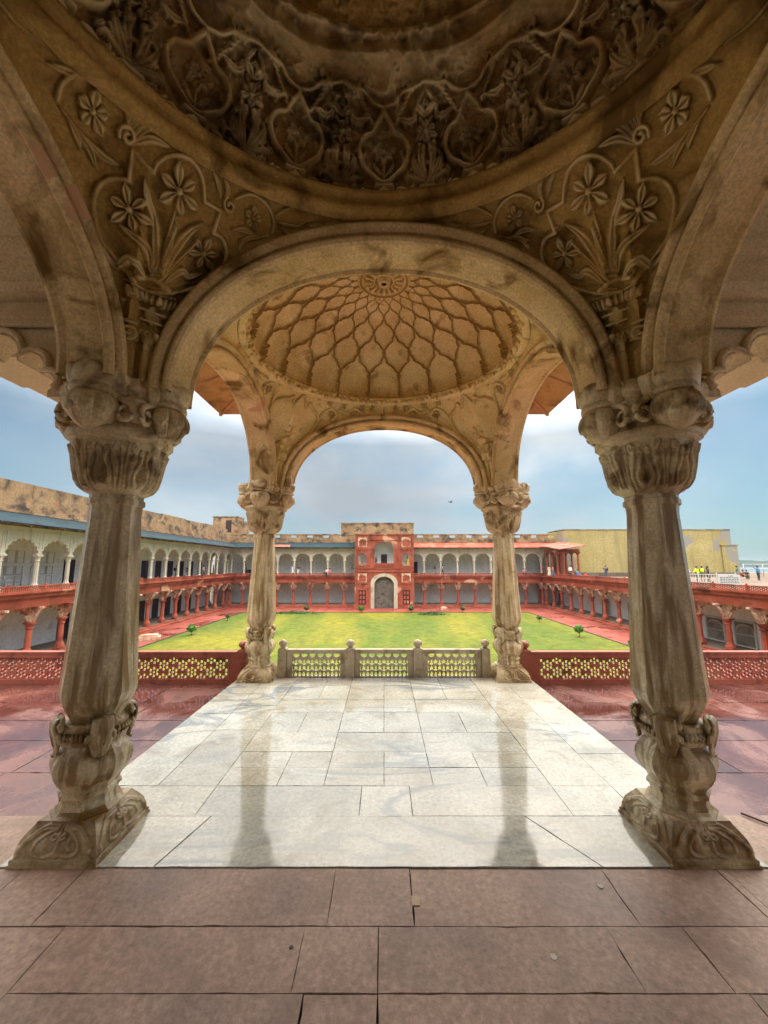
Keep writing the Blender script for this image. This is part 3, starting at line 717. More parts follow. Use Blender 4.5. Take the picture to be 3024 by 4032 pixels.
def arch_wall(a, smax, ztop, th=0.07, za=None):
    mb = MB(K); S_ = np.unique(np.r_[np.linspace(-smax, smax, 70), -a - EXT, a + EXT])
    cv = arch_curve(a, 200, EXT - 0.01, za)
    zb = np.where(np.abs(S_) < a + EXT, np.interp(S_, cv[:, 0], cv[:, 1]), ZS)
    for i in range(len(S_) - 1):
        x0, x1 = S_[i], S_[i + 1]; z0, z1 = zb[i], zb[i + 1]
        mb.add([(x0, -th, z0), (x1, -th, z1), (x1, -th, ztop), (x0, -th, ztop), (x0, th, z0), (x1, th, z1), (x1, th, ztop), (x0, th, ztop)], [(0, 1, 2, 3), (7, 6, 5, 4), (0, 4, 5, 1)])
    return mb
aw = X0 - 0.236
front = arch_band(aw).build('arch', M['arch'], PAV, (0, YN * K, 0)); frontw = arch_wall(aw, 1.03, 3.2).build('spandrel', M['arch'], PAV, (0, YN * K, 0))
o = front.copy(); C.objects.link(o); o.location = (0, YB * K, 0); o = frontw.copy(); C.objects.link(o); o.location = (0, YB * K, 0)
arch_band(aw, ZAF).build('arch', M['arch'], PAV, (0, YF * K, 0)); arch_wall(aw, 1.03, 3.2, za=ZAF).build('spandrel', M['arch'], PAV, (0, YF * K, 0))
for bay, yc, hl in (('near', (YN + YB) / 2, (YN - YB) / 2), ('far', (YN + YF) / 2, (YF - YN) / 2)):
    a_ = hl - 0.236
    A0 = arch_band(a_, 2.345).build('arch', M['arch'], PAV, (-(BAYS[bay]['xi'] + TH) * K, yc * K, 0), PI / 2)
    W0 = arch_wall(a_, hl - 0.04, 3.2, za=2.345).build('spandrel', M['arch'], PAV, (-(BAYS[bay]['xi'] + TH) * K, yc * K, 0), PI / 2)
    for src in (A0, W0):
        o = src.copy(); C.objects.link(o); o.location.x = -o.location.x
# pendentives with carved cartouches
def pend_relief(U, W, bay):
    r = Relief(U, W); g = 1 / 1950; r.pw = 0.36
    if bay == 'near':
        cart = [(-0.06, 0.545), (-0.104, 0.561), (-0.143, 0.582), (-0.188, 0.610), (-0.218, 0.655), (-0.222, 0.693), (-0.209, 0.717), (-0.182, 0.722)]
        r.stroke(cart, 11 * g, 0.012); r.stroke([(x * 1.0 + (0.010 if x < -0.08 else -0.002), y + 0.009) for x, y in cart], 5 * g, 0.007)
        r.stroke([(-0.182, 0.722), (-0.193, 0.770), (-0.152, 0.773)], 10 * g, 0.012, sm=False)
        r.stroke([(-0.152, 0.773), (-0.142, 0.803), (-0.124, 0.825), (-0.094, 0.832), (-0.058, 0.818), (-0.035, 0.794), (-0.029, 0.775)], 10 * g, 0.012)
        r.stroke([(-0.029, 0.775), (0.019, 0.792), (0.012, 0.737)], 10 * g, 0.012, sm=False)
        r.stroke([(0.012, 0.737), (0.042, 0.724), (0.061, 0.698), (0.065, 0.664), (0.054, 0.634), (0.034, 0.603), (0.005, 0.583), (-0.03, 0.555)], 11 * g, 0.012)
        for c, q, n_, ro in (((-0.090, 0.768), 0.050, 6, 0.3), ((0.0, 0.688), 0.044, 6, 0.1), ((-0.167, 0.672), 0.038, 6, 0.8)): r.flower(c, q, 0.020, n_, ro)
        st = lambda P, w_=7, h_=0.010: r.stroke(P, w_ * g, h_)
        st([(-0.071, 0.575), (-0.079, 0.66), (-0.088, 0.745)], 6); st([(-0.070, 0.575), (-0.050, 0.636), (-0.010, 0.672)], 6); st([(-0.074, 0.575), (-0.103, 0.626), (-0.150, 0.662)], 6)
        lf = lambda P, w_=22, h_=0.017: r.stroke(P, w_ * g, h_, 'leaf', groove=0.35)
        lf([(-0.080, 0.575), (-0.100, 0.65), (-0.125, 0.70), (-0.158, 0.735)]); lf([(-0.073, 0.58), (-0.054, 0.68), (-0.030, 0.72), (-0.014, 0.76)])
        lf([(-0.066, 0.575), (-0.044, 0.632), (0.012, 0.652)]); lf([(-0.085, 0.575), (-0.121, 0.618), (-0.140, 0.612), (-0.172, 0.630)], 18); lf([(-0.058, 0.565), (-0.020, 0.597), (0.004, 0.572), (0.040, 0.590)], 18)
        lf([(-0.075, 0.58), (-0.088, 0.66), (-0.092, 0.71)], 12); lf([(-0.078, 0.58), (-0.13, 0.66), (-0.15, 0.70)], 12)
        # slanted vase rim of gadroons, body, scrolls, pendant and shaft
        r.stroke([(-0.100, 0.566), (-0.070, 0.576), (-0.038, 0.568)], 15 * g, 0.013)
        for k_ in range(9):
            x = -0.122 + k_ * 0.0125; r.stroke([(x, 0.545), (x * 0.86 - 0.0095, 0.520)], 9 * g, 0.015, 'leaf', sm=False)
        r.stroke([(-0.118, 0.552), (-0.068, 0.546), (-0.016, 0.552)], 6 * g, 0.012)
        r.stroke([(-0.074, 0.517), (-0.076, 0.475)], 30 * g, 0.012, 'leaf', sm=False); r.stroke([(-0.10, 0.505), (-0.05, 0.505)], 6 * g, 0.014, sm=False); r.stroke([(-0.093, 0.482), (-0.057, 0.482)], 6 * g, 0.014, sm=False)
        r.scroll((-0.112, 0.448), 0.024, 7 * g, 0.014, 1.6, 1.2, 1); r.scroll((-0.034, 0.445), 0.024, 7 * g, 0.014, 1.6, 1.9, -1)
        r.stroke([(-0.125, 0.51), (-0.135, 0.485), (-0.128, 0.455)], 7 * g, 0.013); r.stroke([(-0.02, 0.51), (-0.008, 0.485), (-0.014, 0.455)], 7 * g, 0.013)
        for dx in (-0.022, -0.008, 0.008, 0.022): r.stroke([(-0.073 + dx * 0.5, 0.462), (-0.073 + dx, 0.425)], 9 * g, 0.013, 'leaf', sm=False)
        r.stroke([(-0.073, 0.45), (-0.073, 0.405)], 12 * g, 0.015, 'leaf', sm=False)
        for dx, h_ in ((-0.030, 0.007), (0, 0.012), (0.030, 0.007)): r.stroke([(-0.073 + dx * 0.8, 0.405), (-0.073 + dx * 0.75, 0.30)], (14 if dx == 0 else 7) * g, h_, sm=False)
        # left spray: vine, small flower, leaves
        r.stroke([(-0.335, 0.765), (-0.336, 0.79), (-0.316, 0.815), (-0.285, 0.826), (-0.255, 0.822), (-0.228, 0.806)], 8 * g, 0.011)
        r.flower((-0.279, 0.782), 0.027, 0.015, 5, 0.4, 0.34)
        lf([(-0.34, 0.79), (-0.40, 0.792), (-0.428, 0.805)], 9, 0.011); lf([(-0.35, 0.785), (-0.376, 0.772), (-0.40, 0.768)], 9, 0.011); lf([(-0.335, 0.80), (-0.38, 0.825), (-0.412, 0.826)], 9, 0.011); lf([(-0.43, 0.80), (-0.455, 0.803), (-0.48, 0.812)], 12, 0.012)
        r.stroke([(-0.326, 0.757), (-0.285, 0.742), (-0.250, 0.728)], 5 * g, 0.009); lf([(-0.31, 0.75), (-0.268, 0.735), (-0.25, 0.705)], 14, 0.013); lf([(-0.30, 0.745), (-0.26, 0.752), (-0.224, 0.742)], 13, 0.013)
        r.scroll((-0.214, 0.788), 0.016, 8 * g, 0.014, 1.2, 1, -1)
        lf([(-0.20, 0.79), (-0.205, 0.815), (-0.19, 0.835)], 14, 0.013); lf([(-0.19, 0.79), (-0.180, 0.815), (-0.160, 0.835)], 14, 0.013)
        # shell and acanthus tuft on the tip of the cartouche
        r.scroll((0.032, 0.806), 0.018, 9 * g, 0.017, 1.3, -0.5, 1)
        for P in ([(0.022, 0.797), (-0.01, 0.825), (-0.055, 0.832)], [(0.024, 0.80), (0.0, 0.838), (-0.03, 0.850)], [(0.028, 0.81), (0.012, 0.845), (0.0, 0.862)], [(0.034, 0.815), (0.030, 0.85), (0.036, 0.868)]): lf(P, 16, 0.016)
        # right spray
        r.stroke([(0.039, 0.80), (0.040, 0.834), (0.065, 0.855), (0.103, 0.858), (0.138, 0.842), (0.158, 0.812), (0.160, 0.785)], 10 * g, 0.012)
        r.flower((0.101, 0.805), 0.034, 0.019, 5, 0.2, 0.36)
        r.stroke([(0.150, 0.775), (0.110, 0.762), (0.060, 0.752)], 6 * g, 0.010); lf([(0.10, 0.76), (0.068, 0.75), (0.036, 0.752)], 16, 0.014); lf([(0.12, 0.765), (0.088, 0.745), (0.074, 0.725)], 17, 0.014); lf([(0.135, 0.77), (0.112, 0.750), (0.106, 0.735)], 15, 0.014)
        lf([(0.11, 0.855), (0.15, 0.835), (0.19, 0.82)], 16, 0.012); lf([(0.12, 0.86), (0.17, 0.845), (0.233, 0.864)], 16, 0.012); lf([(0.20, 0.84), (0.25, 0.84), (0.30, 0.85)], 16, 0.012); lf([(0.10, 0.86), (0.15, 0.862), (0.2, 0.88)], 14, 0.012)
        r.Z += 0.0035 * fbm(U * 40, W * 40, 4, 3) + 0.004 * fbm(U * 9, W * 9, 3, 8)
    else:
        g = 1 / 900.0
        L_ = [(0.03, 0.545), (-0.02, 0.60), (-0.085, 0.68), (-0.130, 0.75), (-0.145, 0.81), (-0.115, 0.85), (-0.075, 0.868)]
        R_ = [(0.05, 0.545), (0.10, 0.60), (0.165, 0.69), (0.21, 0.76), (0.222, 0.815), (0.19, 0.86), (0.145, 0.875)]
        for P in (L_, R_): r.stroke(P, 9 * g, 0.020)
        r.stroke([(-0.075, 0.868), (-0.04, 0.895), (-0.02, 0.87), (0.01, 0.905), (0.036, 0.93), (0.062, 0.905), (0.092, 0.87), (0.11, 0.90), (0.145, 0.875)], 9 * g, 0.020)
        # vase
        r.stroke([(0.036, 0.675), (0.038, 0.63)], 42 * g, 0.028, 'leaf', sm=False); r.stroke([(0.005, 0.70), (0.068, 0.70)], 9 * g, 0.022, sm=False); r.stroke([(0.022, 0.71), (0.018, 0.735)], 12 * g, 0.015, sm=False)
        r.stroke([(0.050, 0.71), (0.055, 0.735)], 12 * g, 0.015, sm=False); r.stroke([(-0.005, 0.62), (0.08, 0.62)], 11 * g, 0.026, sm=False)
        r.scroll((-0.012, 0.585), 0.026, 9 * g, 0.024, 1.3, 1, 1); r.scroll((0.088, 0.585), 0.026, 9 * g, 0.024, 1.3, 2, -1)
        for k_ in range(7): r.stroke([(0.036 + (k_ - 3) * 0.012, 0.56), (0.036 + (k_ - 3) * 0.022, 0.52 + abs(k_ - 3) * 0.006)], 10 * g, 0.026, 'leaf', sm=False)
        r.stroke([(0.036, 0.58), (0.036, 0.54)], 34 * g, 0.024, 'leaf', sm=False)
        for dx in (-0.03, 0, 0.03): r.stroke([(0.036 + dx, 0.51), (0.036 + dx * 0.8, 0.36)], 11 * g, 0.014, sm=False)
        for s_, c0 in ((-1, -0.145), (1, 0.222)):
            r.stroke([(c0, 0.80), (c0 + s_ * 0.03, 0.87), (c0 + s_ * 0.09, 0.90), (c0 + s_ * 0.13, 0.87), (c0 + s_ * 0.10, 0.84)], 9 * g, 0.018)
            r.stroke([(c0 + s_ * 0.14, 0.90), (c0 + s_ * 0.21, 0.90), (c0 + s_ * 0.27, 0.93), (c0 + s_ * 0.36, 0.91)], 8 * g, 0.016)
            for dx, yy_, q_ in ((0.05, 0.945, 0.035), (0.085, 0.865, 0.026), (0.17, 0.94, 0.03), (0.26, 0.90, 0.028), (0.33, 0.95, 0.03), (-0.05, 0.955, 0.03), (0.42, 0.94, 0.028)): r.flower((c0 + s_ * dx, yy_), q_, 0.020, 5, dx * 9, 0.3)
            for k_ in range(5): r.stroke([(c0 + s_ * 0.02, 0.70 - 0.03 * k_), (c0 + s_ * 0.05 - s_ * 0.02 * k_, 0.68 - 0.03 * k_)], 10 * g, 0.015, 'leaf', sm=False)
        r.stroke([(-0.5, 0.965), (-0.2, 0.985), (0.04, 0.985), (0.3, 0.985), (0.55, 0.965)], 8 * g, 0.016)
        r.Z += 0.004 * fbm(U * 30, W * 30, 4, 3)
    return moat(r.Z * (1.35 if bay == 'near' else 1.2), 9, 7, 1.0)
for bay in ('near', 'far'):
    yc = BAYS[bay]['yc']
    P, U_, W_ = pend_surface(bay, 420, 330)
    Z = pend_relief(U_, W_, bay)
    # keep the edges on the mouldings
    nu_, nv_ = Z.shape
    e = np.minimum(np.arange(nv_)[None, :] / 10.0, (nv_ - 1 - np.arange(nv_))[None, :] / 8.0); Z = Z * np.clip(e, 0, 1)
    D = displace(P, Z)
    k_ = (nu_ // 2, nv_ // 2)
    if np.linalg.norm((displace(P, np.ones_like(Z) * 0.01) - np.array([0, 0, 1.5]))[k_]) > np.linalg.norm((P - np.array([0, 0, 1.5]))[k_]): D = displace(P, -Z)
    D[..., 1] += yc
    WR_ = np.clip((Z - 0.0045) / 0.008, 0, 1) * np.clip(fbm(U_ * 14, W_ * 14, 3, 5) * 3 - 0.5, 0.35, 1) * 0.75  # raised carving painted lighter, standing in for highlights on the relief
    Q, _, _ = pend_surface(bay, 60, 24)
    for s_ in (-1, 1):
        G = D.copy(); G[..., 0] *= s_
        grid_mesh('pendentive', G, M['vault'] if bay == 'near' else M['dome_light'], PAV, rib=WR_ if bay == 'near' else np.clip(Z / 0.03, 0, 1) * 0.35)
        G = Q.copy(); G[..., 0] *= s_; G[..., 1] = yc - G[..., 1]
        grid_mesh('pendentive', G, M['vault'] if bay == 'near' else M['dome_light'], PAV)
# domes
P, A_, B_ = dome_surface('near', 1620, 300, 0.0, PI / 2 * 0.985)
per = 2 * PI / 18
lx = (((A_ - PI / 2) / per + 0.5) % 1.0 - 0.5) * per * 1.08; ly = B_ * 0.92
r = Relief(lx, ly); r.pw = 0.36
wob = 1 + 0.25 * fbm(A_ * 6, B_ * 6, 2, 4)
for s_ in (-1, 1):
    r.stroke([(0, 0.145), (s_ * 0.03, 0.165), (s_ * 0.085, 0.235), (s_ * 0.108, 0.315), (s_ * 0.090, 0.375), (s_ * 0.05, 0.40), (s_ * 0.03, 0.44), (0, 0.485)], 0.011, 0.022)
    r.stroke([(s_ * 0.188, 0.13), (s_ * 0.172, 0.26), (s_ * 0.176, 0.33)], 0.008, 0.016)
    r.stroke([(s_ * 0.188, 0.12), (s_ * 0.15, 0.20), (s_ * 0.13, 0.26), (s_ * 0.135, 0.30)], 0.016, 0.022, 'leaf', groove=0.4)
    r.stroke([(s_ * 0.188, 0.12), (s_ * 0.15, 0.15), (s_ * 0.115, 0.17), (s_ * 0.10, 0.15)], 0.016, 0.022, 'leaf', groove=0.4)
    r.stroke([(s_ * 0.188, 0.12), (s_ * 0.165, 0.24), (s_ * 0.15, 0.36)], 0.014, 0.020, 'leaf', groove=0.4)
    r.flower((s_ * 0.186, 0.385), 0.05, 0.026, 6, 0.5, 0.28)
    r.flower((s_ * 0.130, 0.105), 0.022, 0.02, 5, 0.2, 0.35)
    r.scroll((s_ * 0.075, 0.055), 0.030, 0.010, 0.026, 1.3, 1.0, -s_); r.scroll((s_ * 0.118, 0.045), 0.022, 0.009, 0.022, 1.2, 2.0, s_)
    r.stroke([(s_ * 0.15, 0.02), (s_ * 0.15, 0.085)], 0.014, 0.02, sm=False)
    for k_ in range(3): r.stroke([(s_ * (0.176 - 0.012 * k_), 0.055), (s_ * (0.178 - 0.014 * k_), 0.02)], 0.008, 0.026, 'leaf', sm=False)
    r.stroke([(s_ * 0.19, 0.085), (s_ * 0.16, 0.085)], 0.010, 0.026, sm=False)
    r.stroke([(0, 0.50), (s_ * 0.05, 0.515), (s_ * 0.09, 0.55), (s_ * 0.14, 0.56), (s_ * 0.19, 0.575)], 0.009, 0.018)
    rl_ = np.random.default_rng(5)
    for k_ in range(34):      # small foliage filling the ground between the motifs
        x_0 = rl_.uniform(0.09, 0.18); y_0 = rl_.uniform(0.06, 0.56); a_0 = rl_.uniform(0.3, 2.8); l_0 = rl_.uniform(0.03, 0.055)
        r.stroke([(s_ * x_0, y_0), (s_ * (x_0 + l_0 * 0.5 * math.cos(a_0)), y_0 + l_0 * 0.6), (s_ * (x_0 + l_0 * math.cos(a_0)), y_0 + l_0)], 0.009, 0.017, 'leaf', groove=0.4)
    for k_ in range(8):
        y_0 = 0.40 + 0.02 * k_; r.stroke([(s_ * (0.02 + 0.012 * k_), y_0), (s_ * (0.05 + 0.012 * k_), y_0 + 0.02)], 0.008, 0.017, 'leaf')
    r.stroke([(s_ * 0.06, 0.46), (s_ * 0.12, 0.44), (s_ * 0.15, 0.47)], 0.016, 0.02, 'leaf', groove=0.4); r.stroke([(s_ * 0.188, 0.45), (s_ * 0.15, 0.50)], 0.018, 0.02, 'leaf', groove=0.4)
r.flower((0, 0.31), 0.052, 0.026, 7, 0.22, 0.26)
r.stroke([(0, 0.17), (0, 0.27)], 0.006, 0.014, sm=False)
for s_ in (-1, 1): r.stroke([(0, 0.18), (s_ * 0.03, 0.22), (s_ * 0.045, 0.26)], 0.011, 0.018, 'leaf', groove=0.4)
r.stroke([(-0.035, 0.115), (0.035, 0.115)], 0.010, 0.028, sm=False); r.stroke([(0, 0.105), (0, 0.055)], 0.034, 0.028, 'leaf', sm=False); r.stroke([(-0.025, 0.045), (0.025, 0.045)], 0.010, 0.026, sm=False)
for k_ in range(5): r.stroke([((k_ - 2) * 0.008, 0.035), ((k_ - 2) * 0.014, 0.008)], 0.007, 0.026, 'leaf', sm=False)
band = np.clip((0.60 - ly) / 0.04, 0, 1)
ridge = 1 - np.abs(2 * fbm(A_ * 9, B_ * 11, 5, 21) - 1)
rough_ = np.clip((fbm(A_ * 2.0, B_ * 3.0, 3, 31) - 0.40) * 5, 0, 1)
Z = moat(r.Z * (1.8 - 0.4 * rough_) * wob, 8, 8, 1.0) * band * np.clip(ly / 0.06, 0.25, 1)
Z += 0.030 * ridge ** 5 * (0.35 + 0.65 * rough_) * np.clip((ly - 0.1) * 5, 0.15, 1)
Z += 0.010 * fbm(A_ * 22, B_ * 24, 4, 2) + 0.004 * fbm(A_ * 80, B_ * 90, 2, 6)
Z += 0.055 * np.exp(-((ly - 0.66 - 0.012 * np.sin(A_ * 9)) / 0.022) ** 2) + 0.030 * np.exp(-((ly - 0.72) / 0.015) ** 2)
# large worn scrolls nearer the crown
lx2 = (((A_ - PI / 2 + 0.2) / (2 * PI / 8) + 0.5) % 1.0 - 0.5) * 0.60
r2 = Relief(lx2, ly)
for s_ in (-1, 1):
    r2.stroke([(s_ * 0.02, 0.80), (s_ * 0.12, 0.84), (s_ * 0.20, 0.95), (s_ * 0.12, 1.05), (s_ * 0.03, 1.0)], 0.035, 0.04, groove=0.3)
    r2.stroke([(s_ * 0.28, 0.78), (s_ * 0.24, 0.9), (s_ * 0.28, 1.05)], 0.04, 0.035, 'leaf')
Z += r2.Z * 0.9
Zf = Z * np.clip(B_ / 0.03, 0, 1)
worn_lit = ridge ** 4 * np.clip(rough_ + 0.25, 0, 1) * np.clip((ly - 0.12) * 4, 0.1, 1) * 0.8 + 0.7 * np.clip((r.Z - 0.009) / 0.006, 0, 1) * np.clip(fbm(A_ * 5, B_ * 5, 4, 77) * 4 - 1.2, 0.12, 1) + 0.5 * np.clip((ly - 0.72) * 6, 0, 1) * np.clip(fbm(A_ * 2, B_ * 4, 4, 55) * 4 - 1.6, 0, 1)  # lighter worn ridges; raised carving also painted lighter as relief highlights
D = displace(P, Zf)
if np.linalg.norm((displace(P, Zf * 0 + 0.01) - P)[10, 10] + P[10, 10] - np.array([0, BAYS['near']['yc'], 2.5])) > np.linalg.norm(P[10, 10] - np.array([0, BAYS['near']['yc'], 2.5])): D = displace(P, -Zf)
low = int(300 * 0.735 / 0.92 / (PI / 2 * 0.985))
grid_mesh('dome', D[:, :low + 1], M['dome_dark'], PAV, wrap_u=True, rib=worn_lit[:, :low + 1])
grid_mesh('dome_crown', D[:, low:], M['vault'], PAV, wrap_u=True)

P, A_, B_ = dome_surface('far', 1400, 330, 0.0, PI / 2 * 0.992)
MQ = np.log(np.tan(PI / 4 + B_ / 2)); qq = MQ / 0.40 - 0.9; x_ = (A_ - PI / 2) / (2 * PI / 20)
def tri(v): return np.abs(((v + 0.5) % 1.0) - 0.5)
sc3 = 0.055 * np.abs(np.sin(3 * PI * qq))
og = -0.062 * np.sin(2 * PI * qq)
ua = x_ + qq / 2 + og + 0.5; ub = x_ - qq / 2 - og + 0.5
d1 = np.minimum(tri(ua - sc3), tri(ub + sc3))
d0 = tri(x_ + 0.5)
d = np.where(qq < 0.0, np.where(qq > -0.02, np.minimum(d0, d1), d0), d1)
cs = np.cos(B_)
Z = 0.024 * np.exp(-(d / 0.032) ** 2) * np.clip(cs * 1.6, 0.35, 1) + 0.010 * np.exp(-(d / 0.10) ** 2) * cs
Z = np.where(MQ > 2.50, 0, Z)
# small columns and scrolls of the lowest row
lx = ((x_ + 0.0) % 1.0 - 0.5) * (2 * PI / 20) * 0.95; ly = B_ * 0.8
r = Relief(lx, ly)
for yy_, rr_ in ((0.045, 0.026), (0.085, 0.018), (0.12, 0.024), (0.165, 0.016), (0.19, 0.020)): r.stroke([(-0.001, yy_), (0.001, yy_)], rr_, 0.035, sm=False)
for s_ in (-1, 1):
    r.scroll((s_ * 0.045, 0.035), 0.018, 0.007, 0.022, 1.2, 0.5, s_); r.scroll((s_ * 0.11, 0.035), 0.020, 0.007, 0.022, 1.2, 2.0, -s_)
r.stroke([(-0.15, 0.012), (0.15, 0.012)], 0.010, 0.02, sm=False)
Z += r.Z
cr = np.clip((1.50 - B_), 0, 1); rad = np.cos(B_)
Z += np.where(MQ > 2.46, 0.006 + 0.022 * np.exp(-((rad - 0.150) / 0.010) ** 2) + 0.026 * np.clip(np.cos(A_ * 16) * 2, 0, 1) * (rad < 0.125) * (rad > 0.065) + 0.02 * np.exp(-((rad - 0.055) / 0.008) ** 2) + 0.035 * (rad < 0.035), 0)
Z += 0.004 * fbm(A_ * 16, B_ * 16, 4, 9)
D = displace(P, Z)
if np.linalg.norm(displace(P, Z * 0 + 0.01)[10, 10] - np.array([0, BAYS['far']['yc'], 2.5])) > np.linalg.norm(P[10, 10] - np.array([0, BAYS['far']['yc'], 2.5])): D = displace(P, -Z)
ribA = np.where(MQ < 2.50, np.exp(-(d / 0.042) ** 2) * 0.95, 0); ribA = np.maximum(ribA, np.clip(r.Z / 0.02, 0, 1) * 0.6)
ribA = np.where(MQ > 2.46, np.where((rad < 0.128) & (rad > 0.06), 0.8 * (np.cos(A_ * 16) < 0.1), 0.8 * ((np.abs(rad - 0.045) < 0.008) | (np.abs(rad - 0.148) < 0.008))), ribA)
grid_mesh('dome', D, M['dome_light'], PAV, wrap_u=True, rib=ribA)
# ring cornices of the domes
for bay in ('near', 'far'):
    b = BAYS[bay]; mb = MB(K); path = []; fr = []
    n_ = 160
    for i in range(n_ + 1):
        a = 2 * PI * i / n_; path.append((b['ax'] * math.cos(a), b['yc'] + b['ay'] * math.sin(a), b['zr'])); fr.append(((-math.cos(a), -math.sin(a), 0), (0, 0, 1)))
    if bay == 'near': prof = [(-0.03, -0.045), (0.004, -0.040), (0.020, -0.030), (0.024, -0.016), (0.014, -0.004), (0.018, 0.006), (0.040, 0.014), (0.046, 0.028), (0.036, 0.040), (-0.02, 0.046)]
    else: prof = [(-0.03, -0.04), (0.012, -0.032), (0.022, -0.018), (0.014, -0.006), (0.030, 0.004), (0.034, 0.018), (0.02, 0.03), (-0.02, 0.032)]
    mb.sweep(path, prof, fr, smooth=True)
    if bay == 'far':      # garland of flowers and leaves lying on the ring
        for i in range(120):
            a = 2 * PI * i / 120; rr_ = -0.018 - 0.012 * (i % 2)
            c = ((b['ax'] + rr_) * math.cos(a), b['yc'] + (b['ay'] + rr_) * math.sin(a), b['zr'] - 0.012 + 0.012 * math.sin(i * 2.4))
            mb.ball(c, 0.020 + 0.006 * math.sin(i * 1.7), 7, 4)
    mb.build('cornice_ring', M['vault'] if bay == 'near' else M['dome_light'], PAV)
# roof over the domes
mb = MB(K); mb.box(-1.25, 1.25, YB - 0.15, YF + 0.12, 3.20, 3.30)
for x0, x1, y0, y1 in ((-1.25, -1.16, YB - 0.15, YF + 0.12), (1.16, 1.25, YB - 0.15, YF + 0.12), (-1.16, 1.16, YF + 0.03, YF + 0.12)):
    mb.box(x0, x1, y0, y1, 2.95, 3.20)
mb.build('roof', M['roof'], PAV)
# sloping stone eave round the outer bay
def eave_mb():
    mb = MB(K); xi, xo, zi, zo = 1.16, 1.90, 3.02, 2.72; yi, yo = YF + 0.10, 4.27; yb = 1.80; t_ = 0.05
    def sl(p, q_, r_, s_): mb.add([(*a, ) for a in (p, q_, r_, s_)] + [(a[0], a[1], a[2] + t_) for a in (p, q_, r_, s_)], [(0, 1, 2, 3), (7, 6, 5, 4), (0, 4, 5, 1), (1, 5, 6, 2), (2, 6, 7, 3), (3, 7, 4, 0)])
    for s_ in (-1, 1):
        sl((s_ * xi, yb, zi), (s_ * xo, yb, zo), (s_ * xo, yo, zo), (s_ * xi, yi, zi))
        n_ = 5
        for i in range(n_ + 1):     # ribs on the underside
            y = yb + (yi - 0.1 - yb) * i / n_
            mb.add([(s_ * xi, y - 0.02, zi), (s_ * xo, y - 0.02, zo), (s_ * xo, y + 0.02, zo), (s_ * xi, y + 0.02, zi), (s_ * xi, y - 0.01, zi - 0.03), (s_ * xo, y - 0.01, zo - 0.012), (s_ * xo, y + 0.01, zo - 0.012), (s_ * xi, y + 0.01, zi - 0.03)],
                   [(4, 5, 6, 7), (0, 1, 5, 4), (3, 7, 6, 2), (1, 2, 6, 5)])
        mb.tube([(s_ * xi, yi, zi - 0.005), (s_ * xo, yo, zo - 0.005)], 0.022, 6)
    sl((-xi, yi, zi), (-xo, yo, zo), (xo, yo, zo), (xi, yi, zi))
    return mb
eave_mb().build('eave', M['eave'], PAV)
# side bays: beam wall with cusped arch, coved ceiling and their own eave
def cusp_profile(x0, x1, zs, za, n=11, dip=0.35):
    """points of a cusped arch from (x0,zs) to (x1,zs), apex za"""
    pts = []; cx = (x0 + x1) / 2; a = (x1 - x0) / 2
    kn = []
    for i in range(n + 1):
        th = PI - PI * i / n
        kn.append((cx + a * math.cos(th), zs + (za - zs) * (math.sin(th) ** 0.9 * 0.86 + 0.14 * (1 - abs(math.cos(th)))) if 0 < i < n else zs))
    for (xa, z_a), (xb, z_b) in zip(kn[:-1], kn[1:]):
        mx_, mz_ = (xa + xb) / 2, (z_a + z_b) / 2; L2 = math.hypot(xb - xa, z_b - z_a) / 2
        tx, tz = (xb - xa) / (2 * L2), (z_b - z_a) / (2 * L2)
        for k_ in range(7):
            an = PI - PI * k_ / 7; pts.append((mx_ + tx * L2 * math.cos(an) - tz * L2 * math.sin(an) * 1.0, mz_ + tz * L2 * math.cos(an) + tx * L2 * math.sin(an) * 1.0))
    pts.append(kn[-1]); return pts
